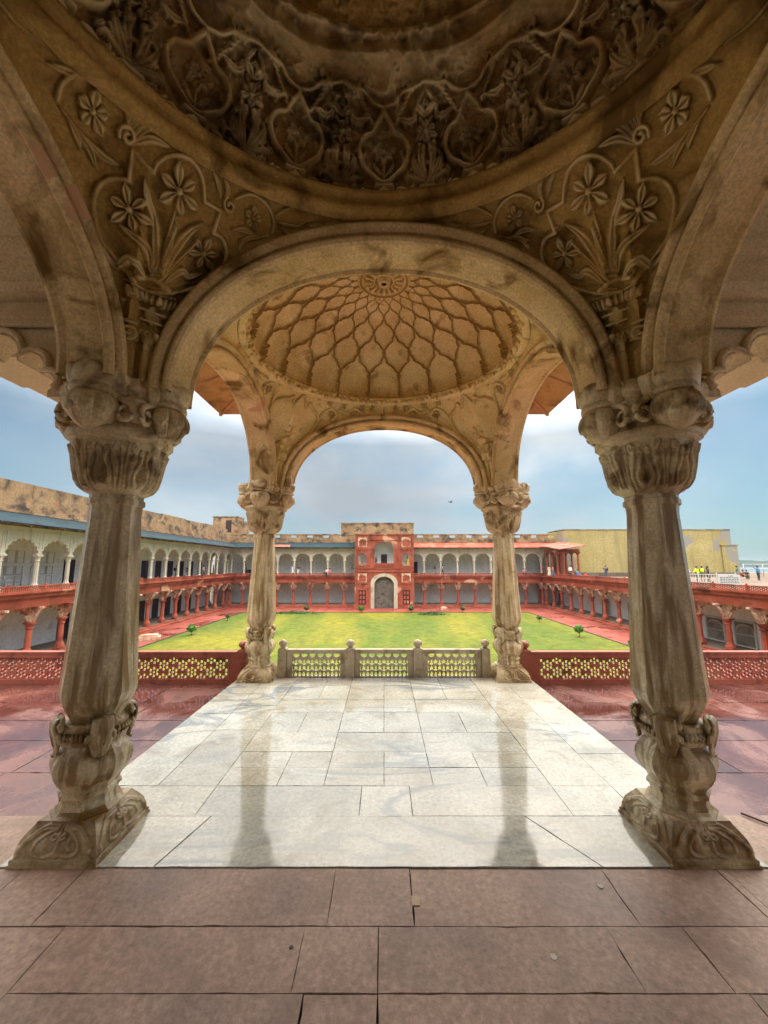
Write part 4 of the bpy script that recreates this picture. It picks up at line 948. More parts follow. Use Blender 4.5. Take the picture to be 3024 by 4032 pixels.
def side_wing(s_):
    cp = cusp_profile(-3.22, -1.386, 1.71, 1.965, 11)
    outer = [(-4.2, 1.68), (-3.22, 1.68)] + cp + [(-1.386, 1.68), (-1.18, 1.68), (-1.18, 2.6), (-4.2, 2.6)]
    me = fill_panel([(a * K, b * K) for a, b in outer], [], 0.12 * K); me.materials.append(M['plaster'])
    o = link('cusped_wall', me, PAV, None, (0, (YN - 0.01) * K, 0))
    if s_ > 0: o.scale = (-1, 1, 1)
    mb = MB(K)
    # raised roll following the cusps, on both faces
    P3 = []; cxm = -2.325
    for x, z in cp:
        dx, dz = x - cxm, (z - 1.55) * 1.5; l_ = math.hypot(dx, dz)
        P3.append(((x + dx / l_ * 0.028) * (1 if s_ < 0 else -1), YN - 0.078, z + dz / l_ * 0.028))
    mb.tube(P3, 0.014, 6, up=(0, 1, 0))
    mb.build('cusp_roll', M['plaster'], PAV)
    mb = MB(K)
    # mouldings and coved ceiling, profile in y-z extruded in x
    prof = [(1.490, 1.98), (1.475, 1.985), (1.475, 2.01), (1.46, 2.015), (1.46, 2.04), (1.485, 2.05), (1.485, 2.09), (1.44, 2.11), (1.425, 2.14), (1.43, 2.16), (1.44, 2.24), (1.39, 2.26), (1.385, 2.30), (1.395, 2.32), (1.36, 2.42), (1.27, 2.50), (1.25, 2.52), (1.24, 2.50), (1.05, 2.60), (0.6, 2.66), (-1.1, 2.66)]
    xa, xb = (-4.2, -1.20) if s_ < 0 else (1.20, 4.2)
    vs = [(x, y, z) for y, z in prof for x in (xa, xb)]
    mb.add(vs, [(2 * i, 2 * i + 1, 2 * i + 3, 2 * i + 2) for i in range(len(prof) - 1)])
    mb.box(xa, xb, -1.1, 1.6, 2.68, 2.75)
    mb.build('coved_ceiling', M['plaster'], PAV)
    mb = MB(K)      # lower chhajja running beside the bay
    x0, x1 = (-1.935, -1.40) if s_ < 0 else (1.40, 1.935)
    mb.box(x0, x1, 1.64, 2.32, 1.95, 2.0); mb.box(x0, x1, 1.64, 1.95, 1.935, 1.95)
    mb.build('side_eave', M['plaster'], PAV)
    mb = MB(K)
    xm = s_ * 3.45
    mb.box(xm - 0.1, xm + 0.1, 1.46, 1.66, 0, 1.70)
    mb.build('pier', M['plaster'], PAV)
side_wing(-1); side_wing(1)
# back of the hall behind the viewer
mb = MB(K); mb.box(-4.2, 4.2, -3.15, -3.0, 0, 2.9); mb.box(-4.2, 4.2, -3.0, -1.1, 2.7, 2.8)
mb.build('hall_wall', M['plaster'], PAV)

# ------------------------------------------------------------------ railings at the edge of the terrace
def tulip_holes(w_, h_, cols):
    """pierced pattern of cups, pointed bells and drops on a half drop repeat"""
    H_ = []; p = w_ / cols; rh = h_ / 4
    bell = [(-0.20, -0.46), (-0.26, -0.30), (-0.44, -0.16), (-0.42, 0.02), (-0.22, 0.14), (-0.08, 0.26), (0, 0.52), (0.08, 0.26), (0.22, 0.14), (0.42, 0.02), (0.44, -0.16), (0.26, -0.30), (0.20, -0.46), (0.07, -0.24), (-0.07, -0.24)]
    pear = [(-0.10, 0.44), (-0.14, 0.22), (-0.34, 0.02), (-0.36, -0.22), (-0.18, -0.38), (0, -0.42), (0.18, -0.38), (0.36, -0.22), (0.34, 0.02), (0.14, 0.22), (0.10, 0.44)]
    cup = [(-0.42, 0.40), (-0.42, 0.10), (-0.24, -0.14), (-0.08, -0.22), (0.08, -0.22), (0.24, -0.14), (0.42, 0.10), (0.42, 0.40)]
    foot = [(-0.16, -0.42), (-0.22, -0.10), (-0.10, 0.16), (0, 0.40), (0.10, 0.16), (0.22, -0.10), (0.16, -0.42)]
    for row, (sh, off, zc) in enumerate(((foot, 0.0, 0.42), (foot, 0.5, 0.42), (pear, 0.0, 1.35), (bell, 0.5, 1.42), (bell, 0.0, 2.52), (pear, 0.5, 2.40), (cup, 0.5, 3.52))):
        for i in range(cols + 1):
            x = (i + off) * p
            if x > w_ + 1e-6: continue
            P = [(min(max(x + a_ * p * (0.92 if sh is not pear else 0.86), 0.003), w_ - 0.003), min(max((zc + b_) * rh, 0.003), h_ - 0.003)) for a_, b_ in sh]
            if row > 1 and x in (0.0,): P = [(max(q_[0], 0.003), q_[1]) for q_ in P]
            Q = []
            for q_ in P:
                if not Q or (abs(q_[0] - Q[-1][0]) + abs(q_[1] - Q[-1][1])) > 1e-5: Q.append(q_)
            A2 = sum(Q[k_][0] * Q[(k_ + 1) % len(Q)][1] - Q[(k_ + 1) % len(Q)][0] * Q[k_][1] for k_ in range(len(Q)))
            if abs(A2) > 1e-4: H_.append(Q)
    return H_
def hexflower_holes(w_, h_, a_, bz, simple=False):
    """honeycomb of hexagons, each pierced by seven small openings"""
    H_ = []
    nc = int(w_ / a_) + 2
    for i in range(-1, nc):
        for j in range(-1, int(h_ / bz) + 2):
            cx = i * a_; cz = j * bz + (bz / 2 if i % 2 else 0) + bz * 0.5
            subs = [(0, 0, 0.115)] + [(0.285 * math.cos(R(60 * k_ + 30)), 0.285 * math.sin(R(60 * k_ + 30)), 0.125) for k_ in range(6)]
            if simple: subs = [(0, 0, 0.40)]
            for dx, dz, rr_ in subs:
                x, z = cx + dx * bz * 1.05, cz + dz * bz
                P = [(x + rr_ * bz * 1.05 * math.cos(R(60 * k_ + (0 if simple else 30))), z + rr_ * bz * math.sin(R(60 * k_ + (0 if simple else 30)))) for k_ in range(6)]
                if min(p[0] for p in P) < 0.002 or max(p[0] for p in P) > w_ - 0.002:
                    if min(p[0] for p in P) > w_ - 0.01 or max(p[0] for p in P) < 0.01: continue
                P = [(min(max(p[0], 0.002), w_ - 0.002), min(max(p[1], 0.002), h_ - 0.002)) for p in P]
                A2 = sum(P[k_][0] * P[(k_ + 1) % 6][1] - P[(k_ + 1) % 6][0] * P[k_][1] for k_ in range(6))
                if abs(A2) / 2 > 0.12 * rr_ * rr_ * bz * bz * 2.6: H_.append(P)
    return H_
WR = empty('marble_railing', 'low carved marble railing of three pierced panels between the two far columns', 'railing', (0, 3.62 * K, 0))
xp = [-0.915, -0.305, 0.305, 0.915]
for i in range(3):
    x0, x1 = xp[i] + 0.042, xp[i + 1] - 0.042; w_ = (x1 - x0) * K; h_ = 0.262 * K
    m_ = 0.045 * K; iw, ih = w_ - 2 * m_, h_ - 0.036 * K - 0.030 * K
    me = fill_panel([(0, 0), (iw, 0), (iw, ih), (0, ih)], tulip_holes(iw, ih, 6), 0.03)
    me.materials.append(M['rail'])
    pn = link('panel', me, WR, None, (x0 * K + m_, 0, -0.025 * K + 0.030 * K))
    mb = MB(); hh = h_; z0 = -0.025 * K
    mb.box(0, w_, -0.035, 0.035, z0, z0 + 0.030 * K); mb.box(0, w_, -0.035, 0.035, z0 + h_ - 0.036 * K, z0 + h_ - 0.012 * K); mb.box(0, w_, -0.045, 0.045, z0 + h_ - 0.012 * K, z0 + h_)
    mb.box(0, m_, -0.033, 0.033, z0 + 0.030 * K, z0 + h_ - 0.036 * K); mb.box(w_ - m_, w_, -0.033, 0.033, z0 + 0.030 * K, z0 + h_ - 0.036 * K)
    mb.build('frame', M['rail'], WR, (x0 * K, 0, 0))
def post_mb(w_, h_, z0):
    mb = MB(); a = w_ / 2
    mb.lathe([(a * 1.414, z0), (a * 1.414, h_ - 0.03), (a * 1.30, h_ - 0.012), (a * 0.8, h_)], 4)
    mb.lathe([(a * 0.55, h_), (a * 0.45, h_ + 0.012), (a * 0.85, h_ + 0.022), (a * 1.02, h_ + 0.045), (a * 1.0, h_ + 0.068), (a * 0.75, h_ + 0.090), (a * 0.35, h_ + 0.104), (a * 0.1, h_ + 0.112)], 12, smooth=True)
    return mb
p0 = post_mb(0.125, 0.252 * K, -0.03 * K).build('post', M['rail'], WR)
for i, x in enumerate(xp):
    o = p0 if i == 0 else p0.copy()
    if i: C.objects.link(o)
    o.location = (x * K, 0, 0); o.scale = (1 if 0 < i < 3 else 0.92,) * 2 + (1,)
RP0 = None
for s_, lab in ((-1, 'dark red sandstone railing with honeycomb piercing left of the marble floor'), (1, 'dark red sandstone railing with honeycomb piercing right of the marble floor')):
    RR = empty('sandstone_railing', lab, 'railing', (0, 3.60 * K, 0), group='red railings along the terrace edge')
    z0, z1 = -0.085, 0.222 * K
    ps = [1.265, 4.2, 7.1]
    for i in range(2):
        x0, x1 = ps[i] + 0.045, ps[i + 1] - 0.045; w_ = (x1 - x0) * K; mg = 0.07 * K; iw = w_ - 2 * mg; ih = (z1 - z0) - 0.052 * K - 0.042 * K
        if i == 0:
            me = fill_panel([(0, 0), (iw, 0), (iw, ih), (0, ih)], hexflower_holes(iw, ih, 0.0845 * K, 0.116 * K * 0.985), 0.03); me.materials.append(M['red_rail']); hexme = me
        pn = link('panel', hexme, RR)
        pn.location = (s_ * x0 * K + s_ * mg if s_ > 0 else -x0 * K - mg, 0, z0 + 0.042 * K)
        if s_ < 0: pn.scale = (-1, 1, 1)
        mb = MB(); xa, xb = (x0 * K, x1 * K) if s_ > 0 else (-x1 * K, -x0 * K)
        mb.box(xa, xb, -0.04, 0.04, z0, z0 + 0.042 * K); mb.box(xa, xb, -0.04, 0.04, z1 - 0.052 * K, z1 - 0.014 * K); mb.box(xa, xb, -0.05, 0.05, z1 - 0.014 * K, z1)
        mb.box(xa, xa + mg, -0.038, 0.038, z0 + 0.042 * K, z1 - 0.052 * K); mb.box(xb - mg, xb, -0.038, 0.038, z0 + 0.042 * K, z1 - 0.052 * K)
        mb.build('frame', M['red_rail'], RR)
    for x in ps:
        if RP0 is None: RP0 = post_mb(0.135, 0.245 * K, -0.085).build('post', M['red_rail'], RR); o = RP0
        else: o = RP0.copy(); C.objects.link(o); o.parent = RR
        o.location = (s_ * x * K, 0, 0)

# ------------------------------------------------------------------ courtyard ground
ZG, ZF = -5.45, -0.35            # court ground and gallery floor
def sheet(name, x0, x1, y0, y1, z, m, kind='structure'):
    mb = MB(); mb.add([(x0, y0, z), (x1, y0, z), (x1, y1, z), (x0, y1, z)], [(0, 1, 2, 3)]); o = mb.build(name, m); o['kind'] = kind; return o
sheet('ground', -2600, 3300, -1500, 3300, -9.0, M['land'])
sheet('river', 90, 1900, -500, 1500, -8.98, M['water'])
# court paving: stones in long rows
q = []
y = 6.0
while y < 68:
    h_ = random.choice([0.9, 1.2, 1.5]); x = -26.5
    while x < 27.6:
        w_ = random.uniform(1.2, 2.6)
        if not (x > -20 and x + w_ < 20 and y > 14 and y + h_ < 56): q.append((x / K, min(x + w_, 27.6) / K, y / K, (y + h_) / K))
        x += w_
    y += h_
slabs('court_path', q, M['path'], ZG, gap=0.012, tv=0.22)
sheet('court_bed', -30, 30, 5.8, 70, ZG - 0.03, M['joint'])
mb = MB(); mb.box(-20.4, 20.8, 12.5, 57, ZG - 0.1, ZG + 0.05)
lw = mb.build('lawn', M['grass']); lw['kind'] = 'structure'
mb = MB()
for x0, x1, y0, y1 in ((-20.62, -20.4, 12.5, 57.2), (20.8, 21.02, 12.5, 57.2), (-20.4, 20.8, 57, 57.2)): mb.box(x0, x1, y0, y1, ZG - 0.1, ZG + 0.10)
o = mb.build('kerb', M['joint']); o['kind'] = 'structure'

# ------------------------------------------------------------------ arcade kit (local: x along the wing, y into the building)
BW = 2.8
def mesh_of(mb, name, m):
    o = mb.build(name, m); me = o.data; bpy.data.objects.remove(o); return me
mb = MB()
mb.box(-0.28, 0.28, -0.28, 0.28, ZG + 0.35, ZG + 0.55)
mb.lathe([(0.36, ZG + 0.55), (0.34, ZG + 0.75), (0.25, ZG + 0.95), (0.21, ZG + 1.05), (0.19, -3.4), (0.18, -3.1), (0.24, -3.06), (0.24, -2.98), (0.20, -2.94), (0.27, -2.80), (0.34, -2.70)], 8)
mb.box(-0.30, 0.30, -0.26, 0.26, -2.70, -2.60)
me_lc = mesh_of(mb, 'column', M['red'])
mb = MB()
mb.box(-0.26, 0.26, -0.24, 0.24, ZF, ZF + 0.16)
mb.lathe([(0.28, ZF + 0.16), (0.28, ZF + 0.24), (0.20, ZF + 0.42), (0.155, ZF + 0.55), (0.15, 1.55), (0.145, 1.72), (0.19, 1.75), (0.19, 1.80), (0.155, 1.84), (0.20, 2.00), (0.27, 2.10)], 8)
mb.box(-0.27, 0.27, -0.22, 0.22, 2.10, 2.20)
me_uc = mesh_of(mb, 'column', M['white'])
mb = MB()
for s_ in (-1, 1):           # corbel arms springing sideways and outwards from a lower column
    mb.tube([(s_ * 0.22, 0, -2.58), (s_ * 0.30, 0, -2.30), (s_ * 0.48, -0.02, -2.12), (s_ * 0.42, -0.02, -1.98)], [0.10, 0.11, 0.10, 0.06], 6)
mb.box(-0.12, 0.12, -0.22, 0.1, -2.62, -1.55)
mb.tube([(0, -0.15, -2.5), (0, -0.34, -2.25), (0, -0.48, -1.95), (0, -0.75, -1.62)], [0.12, 0.14, 0.13, 0.10], 6)
mb.box(-0.14, 0.14, -0.95, -0.1, -1.62, -1.48)
me_br = mesh_of(mb, 'bracket', M['lower'])
def cusp_panel(bw, z0, zs, za, zt, side, th, n, m):
    cp = cusp_profile(side, bw - side, zs, za, n)
    me = fill_panel([(0, z0), (side, z0)] + cp + [(bw - side, z0), (bw, z0), (bw, zt), (0, zt)], [], th); me.materials.append(m); return me
me_la = cusp_panel(BW, -2.60, -2.55, -1.74, -1.48, 0.30, 0.26, 7, M['lower'])
me_ua = cusp_panel(BW, 2.20, 2.24, 3.18, 4.15, 0.27, 0.30, 9, M['white'])
# raised frames round each upper arch
mb = MB()
for x0, x1, z0, z1 in ((0.12, 0.17, 2.6, 3.85), (BW - 0.17, BW - 0.12, 2.6, 3.85), (0.17, BW - 0.17, 3.80, 3.85), (0.0, BW, 4.05, 4.15)): mb.box(x0, x1, -0.185, -0.148, z0, z1)
me_fr = mesh_of(mb, 'arch_frame', M['white'])
mb = MB(); mb.box(0, BW, -0.95, 0.15, -0.52, ZF); mb.box(0, BW, -0.80, 0.13, -0.78, -0.52); mb.box(0, BW, -0.62, 0.13, -1.48, -0.78)
mb.box(0, BW, -0.98, -0.90, -0.47, -0.41)
me_slab = mesh_of(mb, 'cornice', M['red'])
ih = 0.30
me_jal = fill_panel([(0.06, 0), (BW - 0.06, 0), (BW - 0.06, ih), (0.06, ih)], [[(a + 0.12, b) for a, b in h_] for h_ in hexflower_holes(BW - 0.24, ih, 0.155, 0.15, True)], 0.05); me_jal.materials.append(M['red'])
mb = MB(); mb.box(0.06, BW - 0.06, -0.05, 0.05, 0.30, 0.37); mb.box(0.06, BW - 0.06, -0.04, 0.04, -0.04, 0.0)
me_jrail = mesh_of(mb, 'rail', M['red'])
mb = MB(); mb.box(-0.06, 0.06, -0.06, 0.06, -0.04, 0.40); mb.ball((0, 0, 0.45), 0.07, 8, 5)
me_post = mesh_of(mb, 'post', M['red'])
def recessed(mb, w_, z0, z1):     # blind niche frame on the back wall
    for a, b, c_, d_ in ((-w_ / 2, w_ / 2, z1, z1 + 0.06), (-w_ / 2, w_ / 2, z0 - 0.06, z0), (-w_ / 2 - 0.06, -w_ / 2, z0 - 0.06, z1 + 0.06), (w_ / 2, w_ / 2 + 0.06, z0 - 0.06, z1 + 0.06)): mb.box(a, b, -0.05, 0, c_, d_)
mb = MB()
for cx, w_, z0, z1 in ((-0.75, 0.5, 1.1, 1.7), (0.75, 0.5, 1.1, 1.7), (0, 0.6, 1.1, 1.7), (-0.75, 0.55, 2.0, 2.9), (0.75, 0.55, 2.0, 2.9), (0, 0.6, 2.0, 2.9), (-0.75, 0.5, 0.0, 0.9), (0.75, 0.5, 0.0, 0.9)):
    m2 = MB(); recessed(m2, w_, z0, z1); mb.add([(x + cx, y, z) for x, y, z in m2.v], m2.f)
me_niche = mesh_of(mb, 'wall_niches', M['white'])
mb = MB(); mb.box(-0.60, 0.60, -0.05, 0.0, 0, 2.3); 
for x in (-0.58, 0.50): mb.box(x, x + 0.08, -0.08, -0.05, 0, 2.3)
mb.box(-0.02, 0.02, -0.07, -0.05, 0, 2.3); mb.box(-0.5, 0.5, -0.07, -0.05, 1.1, 1.2)
me_door = mesh_of(mb, 'door', M['door'])
mb = MB(); mb.box(-0.12, 0.12, -1.25, 0.3, -0.09, 0.0)
def lattice_window():
    root = bpy.data.objects.new('lattice_window', None)
    return root
# lattice with its cream frame, arch shaped
hp = []
for i in range(13):
    for j in range(12):
        x, z = 0.11 + i * 0.125, 0.10 + j * 0.125
        if z > 1.0 and (z - 1.0) ** 2 / 0.36 + (x - 0.86) ** 2 / 0.62 > 0.92: continue
        hp.append([(x - 0.047, z - 0.047), (x + 0.047, z - 0.047), (x + 0.047, z + 0.047), (x - 0.047, z + 0.047)])
me_lat = fill_panel([(0, 0), (1.72, 0), (1.72, 1.0)] + [(0.86 + 0.86 * math.cos(t), 1.0 + 0.72 * math.sin(t) ** 0.8) for t in np.linspace(0.1, PI - 0.1, 11)] + [(0, 1.0)], hp, 0.05); me_lat.materials.append(M['screen'])
mb = MB()
mb.box(-0.12, 0, -0.06, 0.06, 0, 2.0); mb.box(1.72, 1.84, -0.06, 0.06, 0, 2.0); mb.box(-0.12, 1.84, -0.06, 0.06, 1.90, 2.0); mb.box(-0.12, 1.84, -0.06, 0.06, -0.08, 0.0); mb.box(0, 1.72, -0.045, -0.01, 0.86, 0.92)
me_latf = mesh_of(mb, 'window_frame', M['white'])
mb = MB(); mb.add([(0, 0.04, 0), (1.72, 0.04, 0), (1.72, 0.04, 1.85), (0, 0.04, 1.85)], [(0, 1, 2, 3)]); me_latb = mesh_of(mb, 'pane', M['pane'])

def wing(name, label, origin, rz, nb, upper=True, zpar=6.6, slots=False, eavem=None, doors_u=(), doors_l=(), lattices=(), depth=3.3, skip=(), parmat=None):
    E_ = empty(name, label, 'building', (origin[0], origin[1], 0), rz)
    Lx = nb * BW
    def runs():
        a = 0
        for i in range(nb + 1):
            if i in skip or i == nb:
                if i > a: yield a * BW, i * BW
                a = i + 1
    for x0, x1 in runs():
        mb = MB(); mb.box(x0 - 0.0, x1, -0.75, depth, ZG - 0.1, ZG + 0.18); mb.box(x0, x1, -0.38, depth, ZG + 0.18, ZG + 0.35); mb.build('plinth', M['red'], E_)
        mb = MB(); mb.box(x0, x1, -0.36, depth, ZG + 0.352, ZG + 0.356); mb.build('veranda_floor', M['galfloor'], E_)
        mb = MB(); mb.box(x0, x1, 0.16, depth + 3, -1.40, ZF - 0.01); mb.build('gallery_floor', M['galfloor'], E_)
        mb = MB(); mb.box(x0, x1, depth, depth + 0.4, ZG, -1.42)
        if upper: mb.box(x0, x1, depth, depth + 0.4, ZF, 4.6); mb.box(x0, x1, 0.2, depth, 4.2, 4.5)
        if x0 == 0: mb.box(-0.4, 0.0, 1.6, depth + 0.4, ZG, 4.6 if upper else -1.42)
        mb.build('back_wall', M['wallw'], E_)
        if upper:
            mb = MB(); t_ = 0.07
            mb.add([(x0, -1.25, 4.22), (x1, -1.25, 4.22), (x1, 0.65, 5.12), (x0, 0.65, 5.12), (x0, -1.25, 4.22 + t_), (x1, -1.25, 4.22 + t_), (x1, 0.65, 5.12 + t_), (x0, 0.65, 5.12 + t_)], [(0, 1, 2, 3), (7, 6, 5, 4), (0, 4, 5, 1), (1, 5, 6, 2), (2, 6, 7, 3), (3, 7, 4, 0)])
            mb.build('eave', eavem, E_)
            mb = MB(); mb.box(x0, x1, -0.14, 0.20, 4.15, 4.75); mb.box(x0, x1, 0.66, 1.5, 4.6, 5.30); mb.box(x0, x1, 0.50, 0.66, 5.16, 5.34)
            mb.build('cornice_wall', M['parapet'], E_)
            mb = MB(); zb = 5.30
            if slots:
                mb.box(x0, x1, 0.9, 1.3, zb, zpar - 0.62); mb.box(x0, x1, 0.85, 1.35, zpar - 0.22, zpar)
                x = x0
                while x < x1 - 0.1:
                    mb.box(x, min(x + 1.75, x1), 0.9, 1.3, zpar - 0.62, zpar - 0.22); x += BW
            else:
                x = x0
                while x < x1 - 0.01:
                    w_ = min(BW * 2, x1 - x); mb.box(x, x + w_ - 0.001, 0.92 + 0.04 * math.sin(x), 1.4, zb, zpar + 0.10 * math.sin(x * 1.7)); x += w_
                mb.box(x0, x1, 0.74, 0.90, zb + 0.02, zb + 0.34)
            mb.build('parapet_wall', parmat or M['parapet'], E_)
            for i in range(int((x1 - x0) / BW * 2)):      # eave rafters
                mb_x = x0 + 0.7 + i * BW / 2
                if i == 0:
                    mb = MB(); mb.add([(-0.07, -1.20, 4.08), (0.07, -1.20, 4.08), (0.07, -0.15, 4.40), (-0.07, -0.15, 4.40), (-0.07, -1.20, 4.23), (0.07, -1.20, 4.23), (0.07, -0.15, 4.73), (-0.07, -0.15, 4.73)], [(3, 2, 1, 0), (4, 5, 6, 7), (0, 1, 5, 4), (1, 2, 6, 5), (3, 0, 4, 7)])
                    rme = mesh_of(mb, 'rafter', M['parapet'])
                link('rafter', rme, E_, None, (mb_x, 0, 0))
    for i in range(nb + 1):
        x = i * BW
        edge_skip = (i in skip) and ((i - 1) in skip)
        if not edge_skip:
            link('column', me_lc, E_, None, (x, 0, 0)); link('bracket', me_br, E_, None, (x, 0, 0))
            if upper: link('column', me_uc, E_, None, (x, 0, 0))
            link('post', me_post, E_, None, (x, -0.82, ZF + 0.04))
        if i == nb or i in skip: continue
        link('arch', me_la, E_, None, (x, 0, 0)); link('cornice', me_slab, E_, None, (x, 0, 0))
        jp = link('parapet_panel', me_jal, E_, None, (x, -0.82, ZF + 0.04)); link('rail', me_jrail, jp)
        if upper:
            a_ = link('arch', me_ua, E_, None, (x, 0, 0)); link('arch_frame', me_fr, a_)
            if i in doors_u: link('door', me_door, E_, None, (x + BW / 2, depth - 0.01, ZF))
            else: link('wall_niches', me_niche, E_, None, (x + BW / 2, depth - 0.01, ZF))
        if i in doors_l: link('door', me_door, E_, None, (x + BW / 2, depth - 0.01, ZG + 0.36))
        if i in lattices:
            f_ = link('lattice_window', me_latf, E_, None, (x + 0.5, depth - 0.08, ZG + 0.45)); link('screen', me_lat, f_); link('pane', me_latb, f_)
    return E_
W_L = wing('arcade_wing', 'long two storey wing on the left, white arcade over red columns under a blue eave', (-25.5, 22.9), PI / 2, 15, True, 7.45, False, M['eaveblue'],
           doors_u=(1, 4, 6, 7, 8, 9, 10, 11, 12, 13), doors_l=(1, 4, 6, 7, 8, 9, 10, 11, 12), parmat=M['parapet'])
W_F = wing('arcade_wing', 'far two storey wing closing the court on the left of the red gate', (-29.0, 65.0), 0, 9, True, 6.65, True, M['eaveblue'], doors_u=(2,), doors_l=(2,))
W_R = wing('arcade_wing', 'far two storey wing right of the red gate, under a patched pink red sheet eave', (3.9, 65.0), 0, 9, True, 6.65, True, M['eavered'], doors_u=(0,), doors_l=())
W_T = wing('arcade_wing', 'single storey red sandstone arcade on the right carrying an open roof terrace', (26.6, 67.0), -PI / 2, 18, False, lattices=(5, 7, 8, 9, 10, 11, 12, 13, 14, 15), depth=2.6)
# near ends of the lower red strip on the blue roof
mb = MB(); mb.add([(-20.6, 63.70, 4.33), (-15.6, 63.70, 4.33), (-15.6, 64.45, 4.70), (-20.6, 64.45, 4.70), (-20.6, 63.70, 4.37), (-15.6, 63.70, 4.37), (-15.6, 64.45, 4.74), (-20.6, 64.45, 4.74)], [(0, 1, 2, 3), (7, 6, 5, 4), (0, 4, 5, 1), (1, 5, 6, 2), (2, 6, 7, 3), (3, 7, 4, 0)])
o = mb.build('roof_sheet', M['eavered'], None); tag(o, 'loose pink sheet lying on the blue eave left of the gate', 'roof sheet')
# metal railing in a left doorway of the upper gallery
T_ = empty('handrail', 'grey metal handrail between white columns of the left upper gallery', 'railing', (-27.4, 26.9, ZF), PI / 2)
mb = MB()
for z in (0.25, 0.55, 0.85, 1.15): mb.tube([(0, 0, z), (2.6, 0, z)], 0.025, 5)
mb.build('rail', M['metal'], T_)
for x in (0, 1.3, 2.6):
    mb = MB(); mb.tube([(x, 0, 0), (x, 0, 1.2)], 0.03, 5); mb.build('post', M['metal'], T_)

# roof terrace behind the right arcade
mb = MB(); mb.box(29.8, 110, 8, 90, -9.1, ZF - 0.05)
o = mb.build('roof_terrace', M['galfloor']); o['kind'] = 'structure'
# yellow building
YB_ = empty('yellow_building', 'blank yellow limewashed building with peeling grey patches on the far right of the terrace', 'building', (29.6, 63.0, ZF))
mb = MB(); mb.box(0, 27.2, 0, 6, 0, 7.45); mb.box(-0.25, 0, 0.0, 6, 0, 7.35)
mb.build('wall', M['yellow'], YB_)
mb = MB(); mb.box(-0.3, 27.3, -0.08, 6, 7.45, 7.55); mb.build('coping', M['parapet'], YB_)
mb = MB(); mb.box(0.02, 1.9, -0.18, 0, 0.7, 4.6); mb.box(0.02, 2.0, -0.26, 0, 4.6, 4.75); mb.build('pilaster', M['yellow'], YB_); mb = MB(); mb.box(25.4, 27.9, -0.22, 1, 0, 4.9); mb.box(25.2, 28.1, -0.32, 1, 4.9, 5.05); mb.build('pilaster', M['yellow'], YB_)
mb = MB(); mb.box(-0.3, 27.3, -1.3, 0, 0.0, 0.55); mb.build('plinth', M['galfloor'], YB_)
dr = MB(); dr.box(11.7, 13.8, -0.04, 0, 0.56, 3.5); d_o = dr.build('door', M['screen'], YB_)
mb = MB(); mb.box(11.55, 11.7, -0.12, 0, 0.56, 3.65); mb.box(13.8, 13.95, -0.12, 0, 0.56, 3.65); mb.box(11.7, 13.8, -0.12, 0, 3.5, 3.65); mb.box(12.72, 12.78, -0.07, -0.04, 0.56, 3.5); mb.build('door_frame', M['yellow'], d_o)
# red columned veranda in front of the end of the far wing
VE = empty('veranda', 'dark red columned veranda with pink sheet roof at the right end of the far wing', 'veranda', (26.6, 57.5, ZF))
for i in range(4):
    for x in (0.0, 2.2):
        mb = MB(); mb.box(-0.22, 0.22, -0.22, 0.22, 0, 0.3); mb.lathe([(0.2, 0.3), (0.16, 0.5), (0.15, 3.2), (0.26, 3.5)], 8); mb.box(-0.3, 0.3, -0.3, 0.3, 3.5, 3.7)
        mb.build('column', M['red'], VE, (x, i * 1.9, 0))
mb = MB(); mb.box(-0.2, 2.4, -0.2, 6.2, 3.7, 4.1); mb.build('beam', M['red'], VE)
mb = MB(); mb.add([(-0.9, -0.9, 4.0), (3.0, -0.9, 4.6), (3.0, 6.4, 5.5), (-0.9, 6.4, 4.9), (-0.9, -0.9, 4.07), (3.0, -0.9, 4.67), (3.0, 6.4, 5.57), (-0.9, 6.4, 4.97)], [(0, 1, 2, 3), (7, 6, 5, 4), (0, 4, 5, 1), (1, 5, 6, 2), (2, 6, 7, 3), (3, 7, 4, 0)]); mb.build('sheet_roof', M['eavered'], VE)
# rooftop rooms on the far left corner
HB = empty('rooftop_room', 'weathered tan rooftop room with a dark doorway above the far left corner', 'rooftop room', (-29.2, 68.5, 6.6))
mb = MB(); mb.box(-1.4, 3.0, 0, 3, -1.5, 3.3); mb.box(3.0, 4.2, 0.6, 3, -1.5, 2.6); mb.build('wall', M['parapet'], HB)
mb = MB(); mb.box(0.9, 1.9, -0.05, 0, 0.6, 2.7); mb.build('door', M['door'], HB)
mb = MB(); mb.box(-1.5, 3.1, -0.1, 3.1, 3.3, 3.42); mb.build('roof', M['parapet'], HB)
mb = MB()
for i in range(7): mb.tube([(-6.5 + i * 0.6, -5, -0.4 - 0.1 * i), (-6.1 + i * 0.6, -4.2, 0.3 - 0.05 * i)], 0.14, 5)
mb.build('corbel', M['red'], HB)

# ------------------------------------------------------------------ red gate
GY = 62.6; u_ = 0.0252
def gx(x): return (x - 837) * u_
def gz(y): return (538 - y) * u_ + 1.55
GT = empty('red_gatehouse', 'red sandstone gatehouse with a tall white pointed arch, dark double door and cusped balcony above', 'gatehouse', (0, GY, 0))
def pointed(xc, hw, zb, zs, za, n=9):
    pts = [(xc - hw, zb)]
    for i in range(n + 1):
        t = i / n; pts.append((xc - hw * math.cos(t * PI / 2) ** 0.9 if i < n else xc, zs + (za - zs) * (math.sin(t * PI / 2) ** 1.1 * 0.88 + 0.12 * t)))
    return pts + [(2 * xc - x, z) for x, z in pts[-2::-1]]
def cusped(xc, hw, zb, zs, za, n=9): return [(xc - hw, zb)] + cusp_profile(xc - hw, xc + hw, zs, za, n) + [(xc + hw, zb)]
outer = [(-4.66, ZG), (4.72, ZG), (4.72, gz(345)), (-4.66, gz(345))]
